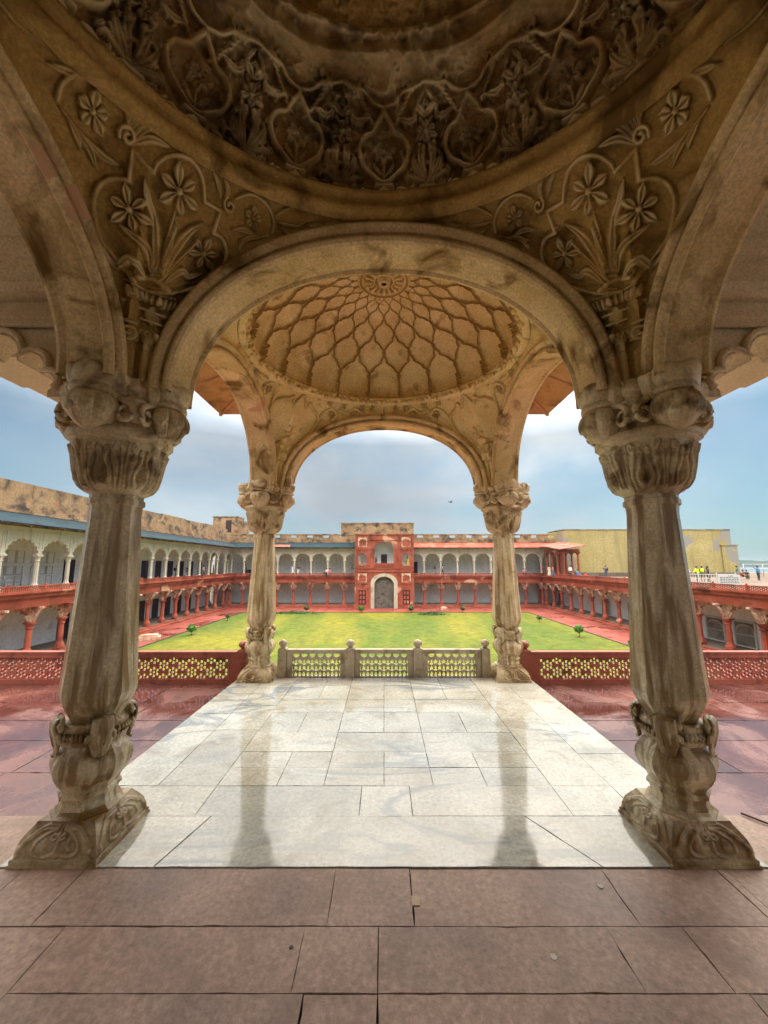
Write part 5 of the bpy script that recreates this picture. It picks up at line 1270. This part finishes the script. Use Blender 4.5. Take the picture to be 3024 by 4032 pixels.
main_arch = pointed(0.02, 2.15, ZG + 0.02, gz(655), gz(597))
holes = [main_arch, cusped(0.03, 1.55, gz(533), gz(440), gz(402), 9), cusped(gx(699), 0.64, gz(535), gz(500), gz(474), 5), cusped(gx(978), 0.60, gz(535), gz(500), gz(474), 5)]
me = fill_panel(outer, holes, 0.5); me.materials.append(M['red']); link('facade', me, GT)
mb = MB()        # raised mouldings of the facade
for x0, x1, y0, y1 in ((652, 1027, 345, 353), (652, 1027, 560, 568), (652, 1027, 583, 590), (652, 660, 345, 808), (735, 744, 353, 560), (931, 940, 353, 560), (1016, 1027, 345, 808), (735, 741, 590, 815), (933, 940, 590, 815),
                       (668, 730, 440, 447), (946, 1008, 440, 447), (668, 730, 655, 662), (946, 1008, 655, 662), (668, 730, 695, 700), (946, 1008, 695, 700), (750, 925, 380, 386)):
    mb.box(gx(x0), gx(x1), -0.36, -0.25, gz(y1), gz(y0))
mb.box(gx(652), gx(745), -0.5, -0.25, ZG, gz(800)); mb.box(gx(928), gx(1027), -0.5, -0.25, ZG, gz(800))
mb.build('moulding', M['red'], GT)
inner = pointed(0.02, 1.56, ZG + 0.02, gz(668), gz(617))
me = fill_panel(main_arch[:1] + main_arch[1:-1] + main_arch[-1:], [], 0.3)
# white surround as a band between the two arches
band = [(x, z) for x, z in main_arch] + [(x, z) for x, z in inner[::-1]]
me = fill_panel([(x * 0.998 if abs(x) > 0.1 else x, z) for x, z in band], [], 0.56); me.materials.append(M['surround']); link('arch_surround', me, GT, None, (0, -0.03, 0))
dm = fill_panel(inner, [], 0.1); dm.materials.append(M['gatedoor']); dro = link('door', dm, GT, None, (0, 0.30, 0))
mb = MB(); mb.box(-0.05, 0.05, 0.20, 0.25, ZG, gz(625))
for i in range(9):
    for j in range(6):
        if abs((j - 2.5) * 0.5) < 0.1: continue
        mb.ball(((j - 2.5) * 0.5, 0.24, ZG + 0.5 + i * 0.45), 0.05, 6, 4)
for z in (ZG + 0.2, ZG + 1.6, ZG + 3.0): mb.box(-1.4, 1.4, 0.21, 0.25, z, z + 0.12)
mb.build('door_studs', M['gatedoor'], dro)
mb = MB(); mb.box(-4.6, 4.65, 0.26, 2.4, gz(560) - 0.5, gz(560)); mb.box(-4.6, 4.65, 2.4, 2.6, gz(560), gz(346)); mb.box(-1.7, -1.55, 0.26, 2.4, gz(560), gz(346)); mb.box(1.6, 1.75, 0.26, 2.4, gz(560), gz(346)); mb.box(-4.6, 4.65, 0.26, 2.6, gz(346) - 0.2, gz(346))
mb.build('balcony_room', M['wallw'], GT)
mb = MB(); mb.box(gx(817), gx(858), 2.33, 2.4, gz(533), gz(474)); mb.build('door', M['door'], GT)
me = fill_panel([(0, 0), (3.1, 0), (3.1, 0.48), (0, 0.48)], hexflower_holes(3.1, 0.48, 0.2, 0.2, True), 0.08); me.materials.append(M['red']); link('balustrade', me, GT, None, (-1.52, -0.32, gz(556)))
for xx in (gx(699), gx(978)):
    me = fill_panel([(0, 0), (1.2, 0), (1.2, 0.40), (0, 0.40)], hexflower_holes(1.2, 0.40, 0.16, 0.16, True), 0.08); me.materials.append(M['lower']); link('balustrade', me, GT, None, (xx - 0.6, -0.32, gz(552)))
for xc in (gx(700), gx(978)):      # blind panels
    for y0, y1 in ((430, 368), (653, 597)):
        zb, zt = gz(y0), gz(y1)
        me = fill_panel([(-0.72, zb), (0.72, zb), (0.72, zt), (-0.72, zt)], [cusped(0, 0.56, zb + 0.12, zb + 0.75, zt - 0.35, 5)], 0.05); me.materials.append(M['red']); me.materials.clear(); me.materials.append(M['lower']); link('blind_panel', me, GT, None, (xc, -0.28, 0))
    mb = MB(); mb.box(-0.6, 0.6, -0.30, -0.25, gz(790), gz(703)); d1 = mb.build('side_door', M['door'], GT, (xc, 0, 0))
    mb = MB()
    for i in range(2):
        for j in range(3): mb.box(-0.42 + i * 0.5, -0.12 + i * 0.5, -0.33, -0.30, gz(784) + j * 0.70, gz(784) + j * 0.70 + 0.48)
    mb.build('door_panel', M['red'], d1)
    mb = MB(); mb.box(-0.72, -0.6, -0.36, -0.25, gz(795), gz(700)); mb.box(0.6, 0.72, -0.36, -0.25, gz(795), gz(700)); mb.build('door_frame', M['red'], d1)
mb = MB(); mb.box(gx(652), gx(1027), 0.25, 2.4, gz(345) - 0.1, gz(345) - 0.02); mb.build('roof', M['roof'], GT)
mb = MB(); mb.box(-7.4, 5.1, 3.4, 6.5, 5.0, 8.45); mb.box(-7.5, 5.2, 3.3, 6.6, 8.45, 8.6); mb.build('roof_block', M['parapet'], GT)

# things on the court
mb = MB()
B_ = Matrix.Translation((-21.8, 37.0, ZG)) @ Matrix.Rotation(0.5, 4, 'Z')
mb.box(-0.9, 0.9, -0.6, 0.6, 0, 0.35, B_); mb.box(-0.7, 0.7, -0.45, 0.45, 0.35, 0.5, B_)
tag(mb.build('stone_block', M['lower']), 'low pale stone block lying on the red path beside the left arcade', 'stone block')
mb = MB()
B_ = Matrix.Translation((9.3, 61.2, ZG)); mb.box(-0.5, 0.5, -0.3, 0.3, 0, 0.32, B_); mb.box(-0.35, 0.3, -0.2, 0.2, 0.32, 0.42, B_)
tag(mb.build('stone_block', M['lower']), 'small stone slab on the red step right of the gate', 'stone block')
mb = MB(); mb.box(-1.0, 0.9, -0.3, 0.3, 0, 0.55); mb.box(-0.9, 0.9, 0.1, 0.35, 0.55, 0.95)
o = mb.build('bench', M['door'], None, (-23.4, 66.6, ZF)); tag(o, 'dark bench in the far left corner of the upper gallery', 'bench')

# shrubs round the lawn
def shrub(base, hgt, rad, m, dens=520, sparse=False, label=None):
    E_ = empty('topiary_shrub', label, 'shrub', base, group='small shrubs along the lawn')
    mb = MB(); mb.tube([(0, 0, 0), (0.03, 0.02, hgt * 0.3), (-0.02, 0, hgt * 0.62)], [0.06, 0.05, 0.035], 6)
    for k_ in range(4): a = k_ * 1.6; mb.tube([(0, 0, hgt * 0.4), (0.2 * math.cos(a), 0.2 * math.sin(a), hgt * 0.7)], [0.03, 0.012], 5)
    mb.build('trunk', M['bark'], E_)
    mb = MB(); cz = hgt - rad
    for _ in range(dens):
        v = Vector(rng.normal(size=3)).normalized(); rr = rad * (rng.random() ** (0.25 if not sparse else 0.5)) * (1 + 0.18 * math.sin(v.x * 5 + v.z * 4))
        p = Vector((v.x * rr, v.y * rr, cz + v.z * rr * 0.85)); t = Vector(rng.normal(size=3)).normalized(); b = v.cross(t).normalized(); s_ = 0.07 + 0.05 * rng.random()
        mb.add([p - b * s_ * 0.5, p + t * s_, p + b * s_ * 0.5, p - t * s_], [(0, 1, 2, 3)])
    mb.build('crown', m, E_)
    return E_
def at_ground(px, py, drop=7.0): d_ = drop * 830 / (py - 1222); return ((px - 830) / 830 * d_, d_, ZG + 0.05)
SH = [(428, 1370, 1.35, 0.52, 'leaf', 520, 'round clipped bright green shrub on the left lawn edge in front of the stone block'), (501, 1341, 1.1, 0.42, 'leaf2', 110, 'thin sparse shrub at the far left corner of the lawn'),
      (667, 1323, 1.25, 0.5, 'leaf2', 420, 'small clipped shrub at the far lawn edge, left of the gate beside the low bushes'), (782, 1324, 1.35, 0.58, 'leaf', 520, 'round clipped shrub at the far lawn edge directly left of the gate door'),
      (887, 1324, 1.3, 0.52, 'leaf2', 460, 'flat topped shrub at the far lawn edge just right of the gate door'), (996, 1324, 1.2, 0.45, 'leaf2', 300, 'small shrub at the far lawn edge beside the right far column'),
      (1238, 1374, 1.5, 0.55, 'leaf', 560, 'bright cone shaped shrub on the right lawn edge'), (1156, 1344, 1.1, 0.42, 'leaf2', 150, 'thin dull shrub at the far right corner of the lawn'),
      (303, 1404, 1.5, 0.62, 'leaf', 620, 'bright green shrub peeping over the left railing beside the big column'), (1353, 1404, 1.5, 0.6, 'leaf', 560, 'bright shrub half hidden by the right big column')]
for px, py, h_, r_, m_, dn, lb in SH: shrub(at_ground(px, py), h_ * 0.8, r_ * 0.78, M[m_], dn, dn < 200, lb)
for px, py, w_, lb in ((700, 1326, 5.5, 'low dark bushes at the far left end of the lawn'), (930, 1328, 2.6, 'low dark patch of bushes on the lawn right of the gate')):
    mb = MB(); c = at_ground(px if px > 800 else 640, py)
    for _ in range(900):
        x, y_ = rng.normal() * w_ * 0.3, rng.normal() * 0.5; z = abs(rng.normal()) * 0.16 * max(0.2, 1 - abs(x) / w_)
        p = Vector((x, y_, z + 0.03)); t = Vector(rng.normal(size=3)).normalized() * 0.11; b = t.cross(Vector(rng.normal(size=3))).normalized() * 0.06
        mb.add([p - b, p + t, p + b, p - t], [(0, 1, 2, 3)])
    o = mb.build('ground_plants', M['leaf2'], None, c); tag(o, lb, 'bushes', kind='stuff')

# white fence with the notice board on the terrace, handrail by the river
FE = empty('white_fence', 'white painted picket fence on the roof terrace right of the big column', 'fence', (26.3, 34.6, ZF), math.atan2(-1.6, 4.0))
for i in range(4):
    x = i * 1.3; mb = MB(); mb.box(x - 0.04, x + 0.04, -0.04, 0.04, 0, 1.15); mb.build('post', M['fence'], FE)
    if i < 3:
        mb = MB(); mb.box(x + 0.04, x + 1.26, -0.02, 0.02, 0.12, 0.18); mb.box(x + 0.04, x + 1.26, -0.02, 0.02, 0.98, 1.05); mb.box(x + 0.04, x + 1.26, -0.02, 0.02, 0.62, 0.66)
        for j in range(6): mb.box(x + 0.16 + j * 0.19, x + 0.19 + j * 0.19, -0.015, 0.015, 0.18, 0.98)
        mb.build('panel', M['fence'], FE)
SG = empty('notice_board', 'white notice board with dark lines of writing hung on the white fence', 'sign', (28.75, 33.55, ZF + 0.15), math.atan2(-1.6, 4.0))
mb = MB(); mb.box(0, 1.5, -0.02, 0.02, 0, 0.85); mb.build('board', M['fence'], SG)
mb = MB()
for j in range(5):
    x = 0.12
    while x < 1.35:
        l_ = random.uniform(0.07, 0.2)
        if j != 0 or 0.55 < x < 0.9: mb.box(x, min(x + l_, 1.4), -0.026, -0.021, 0.70 - j * 0.14, 0.76 - j * 0.14)
        x += l_ + 0.05
mb.build('lettering', M['ink'], SG)
HR = empty('handrail', 'grey metal handrail along the river edge of the far right terrace', 'railing', (55.5, 60.0, ZF))
for i in range(9):
    mb = MB(); mb.tube([(i * 3, 0, 0), (i * 3, 0, 1.9)], 0.05, 5); mb.build('post', M['metal'], HR)
mb = MB()
for z in (0.6, 1.2, 1.85): mb.tube([(0, 0, z), (24, 0, z)], 0.04, 5)
mb.build('rail', M['metal'], HR)
# far wood across the river
mb = MB()
xs = np.linspace(60, 3200, 160)
for i in range(len(xs) - 1):
    h0, h1 = [18 + 14 * fbm(np.array([x * 0.02]), np.array([1.0]), 4, 3)[0] for x in (xs[i], xs[i + 1])]
    mb.add([(xs[i], 1500, -9), (xs[i + 1], 1500, -9), (xs[i + 1], 1500, h1 - 9), (xs[i], 1500, h0 - 9), (xs[i], 1620, -9), (xs[i + 1], 1620, -9), (xs[i + 1], 1620, h1 - 9), (xs[i], 1620, h0 - 9)], [(0, 1, 2, 3), (3, 2, 6, 7), (5, 4, 7, 6)])
o = mb.build('far_wood', M['farwood']); tag(o, 'hazy line of trees beyond the river', 'wood', kind='stuff')
# cable on the wet paving by the right column, flecks on the sandstone
mb = MB(); mb.tube([(x * K, y * K, 0.006 - (0.0 if x < 1.3 else 0)) for x, y in ((1.44, 1.70), (1.50, 1.62), (1.58, 1.57), (1.7, 1.54), (1.9, 1.53), (2.2, 1.50))], 0.006, 6)
tag(mb.build('cable', M['cable']), 'thin dark red cable on the floor behind the right big column', 'cable')
def disc(name, x, y, r_, m_, lab, cat):
    mb = MB(); n_ = 22; vs = [(r_ * (1 + 0.15 * math.sin(i * 2.3)) * math.cos(2 * PI * i / n_), r_ * (1 + 0.15 * math.sin(i * 2.3)) * math.sin(2 * PI * i / n_), 0.0) for i in range(n_)]
    mb.add(vs + [(a, b, -0.006) for a, b, _ in vs], [tuple(range(n_))] + [(i, i + n_, (i + 1) % n_ + n_, (i + 1) % n_) for i in range(n_)])
    tag(mb.build(name, m_, None, (x * K, y * K, -0.0035)), lab, cat)
disc('floor_mark', 0.437, 1.135, 0.013, M['paint'], 'pale round fleck on the sandstone right of centre', 'mark')
disc('floor_mark', -0.245, 1.16, 0.008, M['ink'], 'black round spot on the sandstone left of centre', 'mark')
disc('floor_mark', 0.68, 1.355, 0.014, M['paint'], 'grey white fleck near the marble edge on the right', 'mark')
mb = MB(); mb.box(0.083 * K, 0.107 * K, 1.285 * K, 1.318 * K, -0.01, -0.003); tag(mb.build('stone_plug', M['lower']), 'small square stone plug set in the sandstone joint', 'stone plug')

# the air over the river: one closed box round everything
hm, ht, hb = mat('haze_air'); ht.nodes.remove(hb)
pv = nn(ht, 'ShaderNodeVolumePrincipled'); pv.inputs['Color'].default_value = (0.42, 0.56, 0.68, 1); pv.inputs['Density'].default_value = 0.00022; pv.inputs['Anisotropy'].default_value = 0.2
ht.links.new(pv.outputs[0], ht.nodes['Material Output'].inputs['Volume'])
mb = MB(); mb.box(-2700, 3400, -1600, 3400, -10.2, 40)
o = mb.build('haze', hm); o['kind'] = 'stuff'

# ------------------------------------------------------------------ people
CM = {}
def cloth(c):
    if c not in CM: CM[c] = plain('cloth', c, 0.8, var=0.12, sc_=20)
    return CM[c]
def person(loc, rz, label, shirt, legs, pose='stand', arm=None, skirt=None, pack=None, h=1.68, long_hair=False, group=None):
    """one continuous body grown from a jointed skeleton"""
    s_ = h / 1.7
    V = dict(pel=(0, 0, 0.95), che=(0, 0, 1.28), nek=(0, 0, 1.47), chin=(0, -0.015, 1.53), hed=(0, -0.02, 1.62), crn=(0, 0.0, 1.685))
    stride = 0.16 if pose == 'walk' else 0.03
    for q, sg in (('l', -1), ('r', 1)):
        V['hip' + q] = (sg * 0.10, 0, 0.90); V['kne' + q] = (sg * 0.11, -0.04 + sg * stride * 0.6, 0.50); V['ank' + q] = (sg * 0.12, sg * stride + 0.02, 0.09); V['toe' + q] = (sg * 0.13, sg * stride - 0.14, 0.04)
        V['sho' + q] = (sg * 0.19, 0, 1.40); V['elb' + q] = (sg * 0.25, 0.03 - sg * stride * 0.4, 1.13); V['wri' + q] = (sg * 0.25, -0.08 - sg * stride * 0.5, 0.90); V['han' + q] = (sg * 0.245, -0.12 - sg * stride * 0.5, 0.80)
    if pose == 'sit':
        for k_ in ('pel', 'che', 'nek', 'chin', 'hed', 'crn', 'shol', 'shor', 'elbl', 'elbr'): x, y, z = V[k_]; V[k_] = (x, y, z - 0.52)
        for q, sg in (('l', -1), ('r', 1)):
            V['hip' + q] = (sg * 0.1, 0, 0.40); V['kne' + q] = (sg * 0.14, -0.42, 0.50); V['ank' + q] = (sg * 0.13, -0.42, 0.09); V['toe' + q] = (sg * 0.13, -0.56, 0.05)
            V['wri' + q] = (sg * 0.20, -0.24, 0.58); V['han' + q] = (sg * 0.17, -0.34, 0.58)
    if arm == 'up': V['elbl'] = (-0.42, 0, 1.45); V['wril'] = (-0.52, -0.03, 1.68); V['hanl'] = (-0.54, -0.05, 1.78)
    if arm == 'phone':
        for q, sg in (('l', -1), ('r', 1)): V['elb' + q] = (sg * 0.26, -0.12, 1.18); V['wri' + q] = (sg * 0.10, -0.34, 1.36); V['han' + q] = (sg * 0.06, -0.40, 1.42)
    if arm == 'out': V['elbl'] = (-0.42, -0.05, 1.18); V['wril'] = (-0.62, -0.10, 1.02); V['hanl'] = (-0.70, -0.12, 0.96)
    rad = dict(pel=0.145, che=0.155, nek=0.055, chin=0.075, hed=0.10, crn=0.06, hip=0.10, kne=0.062, ank=0.042, toe=0.038, sho=0.062, elb=0.045, wri=0.032, han=0.036)
    names = list(V); idx = {n: i for i, n in enumerate(names)}
    Ed = [('pel', 'che'), ('che', 'nek'), ('nek', 'chin'), ('chin', 'hed'), ('hed', 'crn')]
    for q in 'lr': Ed += [('pel', 'hip' + q), ('hip' + q, 'kne' + q), ('kne' + q, 'ank' + q), ('ank' + q, 'toe' + q), ('che', 'sho' + q), ('sho' + q, 'elb' + q), ('elb' + q, 'wri' + q), ('wri' + q, 'han' + q)]
    hm = {}
    for q, sg in (('l', -1), ('r', 1)):      # five fingers of unequal length
        hx, hy_, hz = V['han' + q]; wx, wy, wz = V['wri' + q]; d_ = (Vector((hx, hy_, hz)) - Vector((wx, wy, wz))).normalized(); sd = d_.cross(Vector((1, 0, 0.2))).normalized()
        for k_ in range(5):
            l_ = (0.05, 0.085, 0.095, 0.085, 0.065)[k_]; o_ = (k_ - 2) * 0.018
            b = Vector((hx, hy_, hz)) + sd * o_ * 1.2 + (d_ * l_ if k_ else d_ * 0.02 + sd * -0.045)
            nm = 'fin' + q + str(k_); V[nm] = tuple(b); names.append(nm); idx[nm] = len(names) - 1; Ed.append(('han' + q, nm)); rad[nm] = 0.009
    me = bpy.data.meshes.new('p'); me.from_pydata([tuple(c * s_ for c in V[n]) for n in names], [(idx[a], idx[b]) for a, b in Ed], [])
    o = bpy.data.objects.new('p', me); C.objects.link(o)
    md = o.modifiers.new('s', 'SKIN'); md.use_smooth_shade = True
    sv = me.skin_vertices[0].data
    for i, n in enumerate(names):
        r_ = rad.get(n, rad.get(n[:3], 0.05)) * s_; sv[i].radius = (r_ * (1.15 if n in ('che', 'pel') else 1), r_ * (0.72 if n in ('che', 'pel') else 1)); sv[i].use_root = (n == 'pel')
    sb = o.modifiers.new('b', 'SUBSURF'); sb.levels = 1; sb.render_levels = 1
    bpy.context.view_layer.update()
    dg = bpy.context.evaluated_depsgraph_get(); body = bpy.data.meshes.new_from_object(o.evaluated_get(dg)); bpy.data.objects.remove(o)
    body.materials.clear()
    for m_ in (M['skin'], cloth(shirt), cloth(legs), M['hair']): body.materials.append(m_)
    P_ = empty('person', label, 'person', loc, rz, group)
    jt = {n: Vector(V[n]) * s_ for n in names}
    for p in body.polygons:
        c = p.center; best = min(jt, key=lambda n: (jt[n] - c).length)
        k_ = best[:3]
        if k_ in ('nek', 'chi', 'hed', 'crn', 'han', 'wri', 'fin'): mi = 0
        elif k_ in ('sho', 'che', 'elb'): mi = 1
        elif k_ == 'toe': mi = 3
        else: mi = 2 if k_ != 'pel' or c.z < jt['pel'].z else 1
        p.material_index = mi
    b = link('body', body, P_)
    mb = MB(s_); hx, hy_, hz = V['hed']
    mb.ball((hx, hy_ + 0.022, hz + 0.035), 0.108, 10, 7, 0.92, 1.0, 1.0)
    if long_hair: mb.tube([(hx, hy_ + 0.09, hz), (hx, hy_ + 0.13, hz - 0.15), (hx, hy_ + 0.12, hz - 0.38)], [0.09, 0.075, 0.03], 7)
    mb.build('hair', M['hair'], P_)
    if skirt:
        mb = MB(s_); mb.lathe([(0.30, 0.08), (0.27, 0.35), (0.20, 0.75), (0.155, 1.02), (0.14, 1.05)], 14, smooth=True, sy=0.8)
        mb.build('skirt', cloth(skirt), P_)
    if pack:
        mb = MB(s_); mb.lathe([(0.10, 1.02), (0.16, 1.05), (0.17, 1.2), (0.15, 1.40), (0.08, 1.46)], 8, (0, 0.20), smooth=True, sy=0.6); mb.build('backpack', cloth(pack), P_)
    return P_
F_ = 1514.0
def P_at(src, d_): return ((src - 1515) / F_ * d_, d_)
def c1(x): return x / 1.6458
def c2(x): return 1008 + x * 0.6076
def c3(x): return 2016 + x * 0.6076
NAVY, BLK, WHT, PNK, BLU, YEL, GRN, NEO = (0.03, 0.04, 0.10), (0.02, 0.02, 0.025), (0.75, 0.75, 0.78), (0.65, 0.18, 0.28), (0.05, 0.22, 0.50), (0.80, 0.60, 0.02), (0.02, 0.13, 0.08), (0.55, 0.80, 0.03)
LG = 'visitors in the left upper gallery'
for cx, lb, sh, lg, hh in ((1170, 'person in black with a backpack walking in the left upper gallery, nearest of those there', BLK, BLK, 1.7), (1245, 'person in dark clothes second in the left upper gallery', NAVY, BLK, 1.7), (1345, 'person in a white shirt in the left upper gallery', WHT, NAVY, 1.7),
                           (1371, 'person in a pink red shirt in the left upper gallery next to the white shirt', PNK, WHT, 1.65), (1408, 'person in a blue shirt in the left upper gallery, farthest of the row', BLU, BLK, 1.7)):
    s0 = c1(cx); d_ = 26.6 * F_ / (1520 - s0); person((-26.6, d_, ZF), rng.uniform(-1, 1) + 1.6, lb, sh, lg, 'walk', None, None, BLK if cx == 1170 else None, hh, group=LG)
person((P_at(c1(1607), 66.0)[0], 66.0, ZF), 1.0, 'person in teal and black standing by the dark bench in the far left corner', (0.02, 0.15, 0.18), BLK, 'stand')
FG = 'visitors on the far upper gallery'
for cx, lb, sh, lg, ps, sk, lh in ((250, 'person in a pale blue dress seen left of the gate', (0.45, 0.55, 0.70), (0.45, 0.55, 0.70), 'stand', (0.5, 0.58, 0.72), True), (285, 'person in black raising a phone beside the pale blue dress', BLK, WHT, 'stand', None, False),
                               (470, 'person in white sitting on the far gallery edge left of the gate', WHT, BLK, 'sit', None, False), (490, 'person in a pink dress sitting on the far gallery edge left of the gate', PNK, PNK, 'sit', None, True),
                               (630, 'person in a teal top and tan trousers right beside the left wall of the gate', (0.02, 0.14, 0.16), (0.35, 0.22, 0.10), 'stand', None, True), (1160, 'person in black with long hair right of the gate', BLK, (0.35, 0.37, 0.42), 'stand', None, True),
                               (1210, 'person in a grey blue top and black trousers striding right of the gate', (0.30, 0.36, 0.48), BLK, 'walk', None, True)):
    x, _ = P_at(c2(cx), 64.6); person((x, 64.6 if ps != 'sit' else 64.0, ZF + (0.05 if ps != 'sit' else 0.05)), rng.uniform(-0.9, 0.9) + (1.5 if ps != 'sit' else 0), lb, sh, lg, ps, 'phone' if cx == 285 else None, sk, None, 1.68, lh, FG)
x, _ = P_at(c2(988), 63.3); person((x, 63.3, (538 - 560) * 0.0252 + 1.56), 0.3, 'person in a long yellow dress in the right upper niche of the red gate', YEL, YEL, 'stand', None, YEL, None, 1.7, True)
x, _ = P_at(c2(784), 63.6); person((x, 63.6, (538 - 560) * 0.0252 + 1.56), -1.2, 'person in black leaning in the balcony arch of the red gate', BLK, BLK, 'stand')
TG = 'visitors on the right roof terrace'
def terr(cx, d_, lb, sh, lg, ps='stand', arm=None, sk=None, pk=None, rz=0.0, lh=False, hh=1.7):
    x, y_ = P_at(c3(cx), d_); person((x, y_, ZF - 0.05 if x > 29.8 else ZF - 0.01), rz, lb, sh, lg, ps, arm, sk, pk, hh, lh, TG)
terr(70, 64.2, 'person in pink sitting by the parapet at the right end of the far wing', PNK, BLK, 'sit')
terr(195, 62, 'person in maroon beside the red veranda columns', (0.22, 0.02, 0.04), BLK, rz=0.8)
terr(235, 60, 'person in a pale sari walking by the red veranda', (0.65, 0.58, 0.45), (0.65, 0.58, 0.45), sk=(0.68, 0.60, 0.48), lh=True)
terr(258, 59, 'person in a pink top and blue trousers by the red veranda', PNK, BLU, 'walk', rz=1.2)
terr(290, 60, 'person in a red dress seen low beside the veranda columns', (0.5, 0.08, 0.05), (0.5, 0.08, 0.05), 'sit')
terr(370, 55, 'person in a white shirt standing before the yellow wall', (0.80, 0.82, 0.88), BLK, rz=0.3)
terr(415, 53, 'person in blue sitting right of the white shirt on the terrace', BLU, BLU, 'sit', rz=0.5)
terr(465, 50, 'child in red crouching behind the terrace parapet', (0.7, 0.06, 0.03), BLK, 'sit', hh=1.2)
terr(597, 51, 'person in dark blue with a backpack looking at a phone on the terrace', (0.04, 0.06, 0.13), (0.05, 0.09, 0.13), arm='phone', pk=BLK, rz=-1.3)
terr(1118, 44, 'person in white half hidden behind the right big column', WHT, BLU)
terr(1180, 42, 'person in a neon yellow shirt holding one arm out behind the white fence', NEO, BLK, arm='out', rz=0.2)
terr(1212, 43, 'person in black with a neon yellow backpack behind the white fence', BLK, BLK, pk=NEO, rz=2.6)
terr(1250, 42, 'person in dark grey behind the white fence above the notice board', (0.05, 0.05, 0.07), BLK, rz=1.2, lh=True)
terr(1437, 46, 'person in a dark green shirt and khaki trousers right of the white fence', GRN, (0.35, 0.30, 0.18), 'walk', rz=0.8)
terr(1472, 50, 'person in a red top sitting on the far right terrace', (0.4, 0.05, 0.05), BLK, 'sit', rz=0.6)
terr(1496, 50, 'person in black sitting on the far right terrace', BLK, BLK, 'sit', rz=-0.6)
terr(1570, 46, 'person in a blue shirt raising an arm for a photo on the far right terrace', BLU, BLK, arm='up', rz=0.1)
# a bird in flight
mb = MB(); mb.tube([(-0.28, 0, 0.02), (-0.1, 0, 0.0), (0.1, 0, 0), (0.22, 0, 0.03), (0.28, 0, 0.03)], [0.01, 0.05, 0.06, 0.04, 0.012], 7)
for s_ in (-1, 1): mb.add([(-0.08, 0, 0.03), (0.12, 0, 0.03), (0.10, s_ * 0.25, 0.16), (-0.02, s_ * 0.5, 0.06), (-0.06, s_ * 0.25, 0.14), (-0.08, 0, 0.045), (0.12, 0, 0.045), (0.10, s_ * 0.25, 0.172), (-0.02, s_ * 0.5, 0.07), (-0.06, s_ * 0.25, 0.152)], [(0, 1, 2, 4), (4, 2, 3), (9, 7, 6, 5), (8, 7, 9)])
b_ = mb.build('bird', M['hair'], None, ((1780 - 1515) / F_ * 45, 45, 1.55 + (2227 - 1983) / F_ * 45), 0.5); tag(b_, 'small dark bird flying in the sky right of the gate', 'bird')
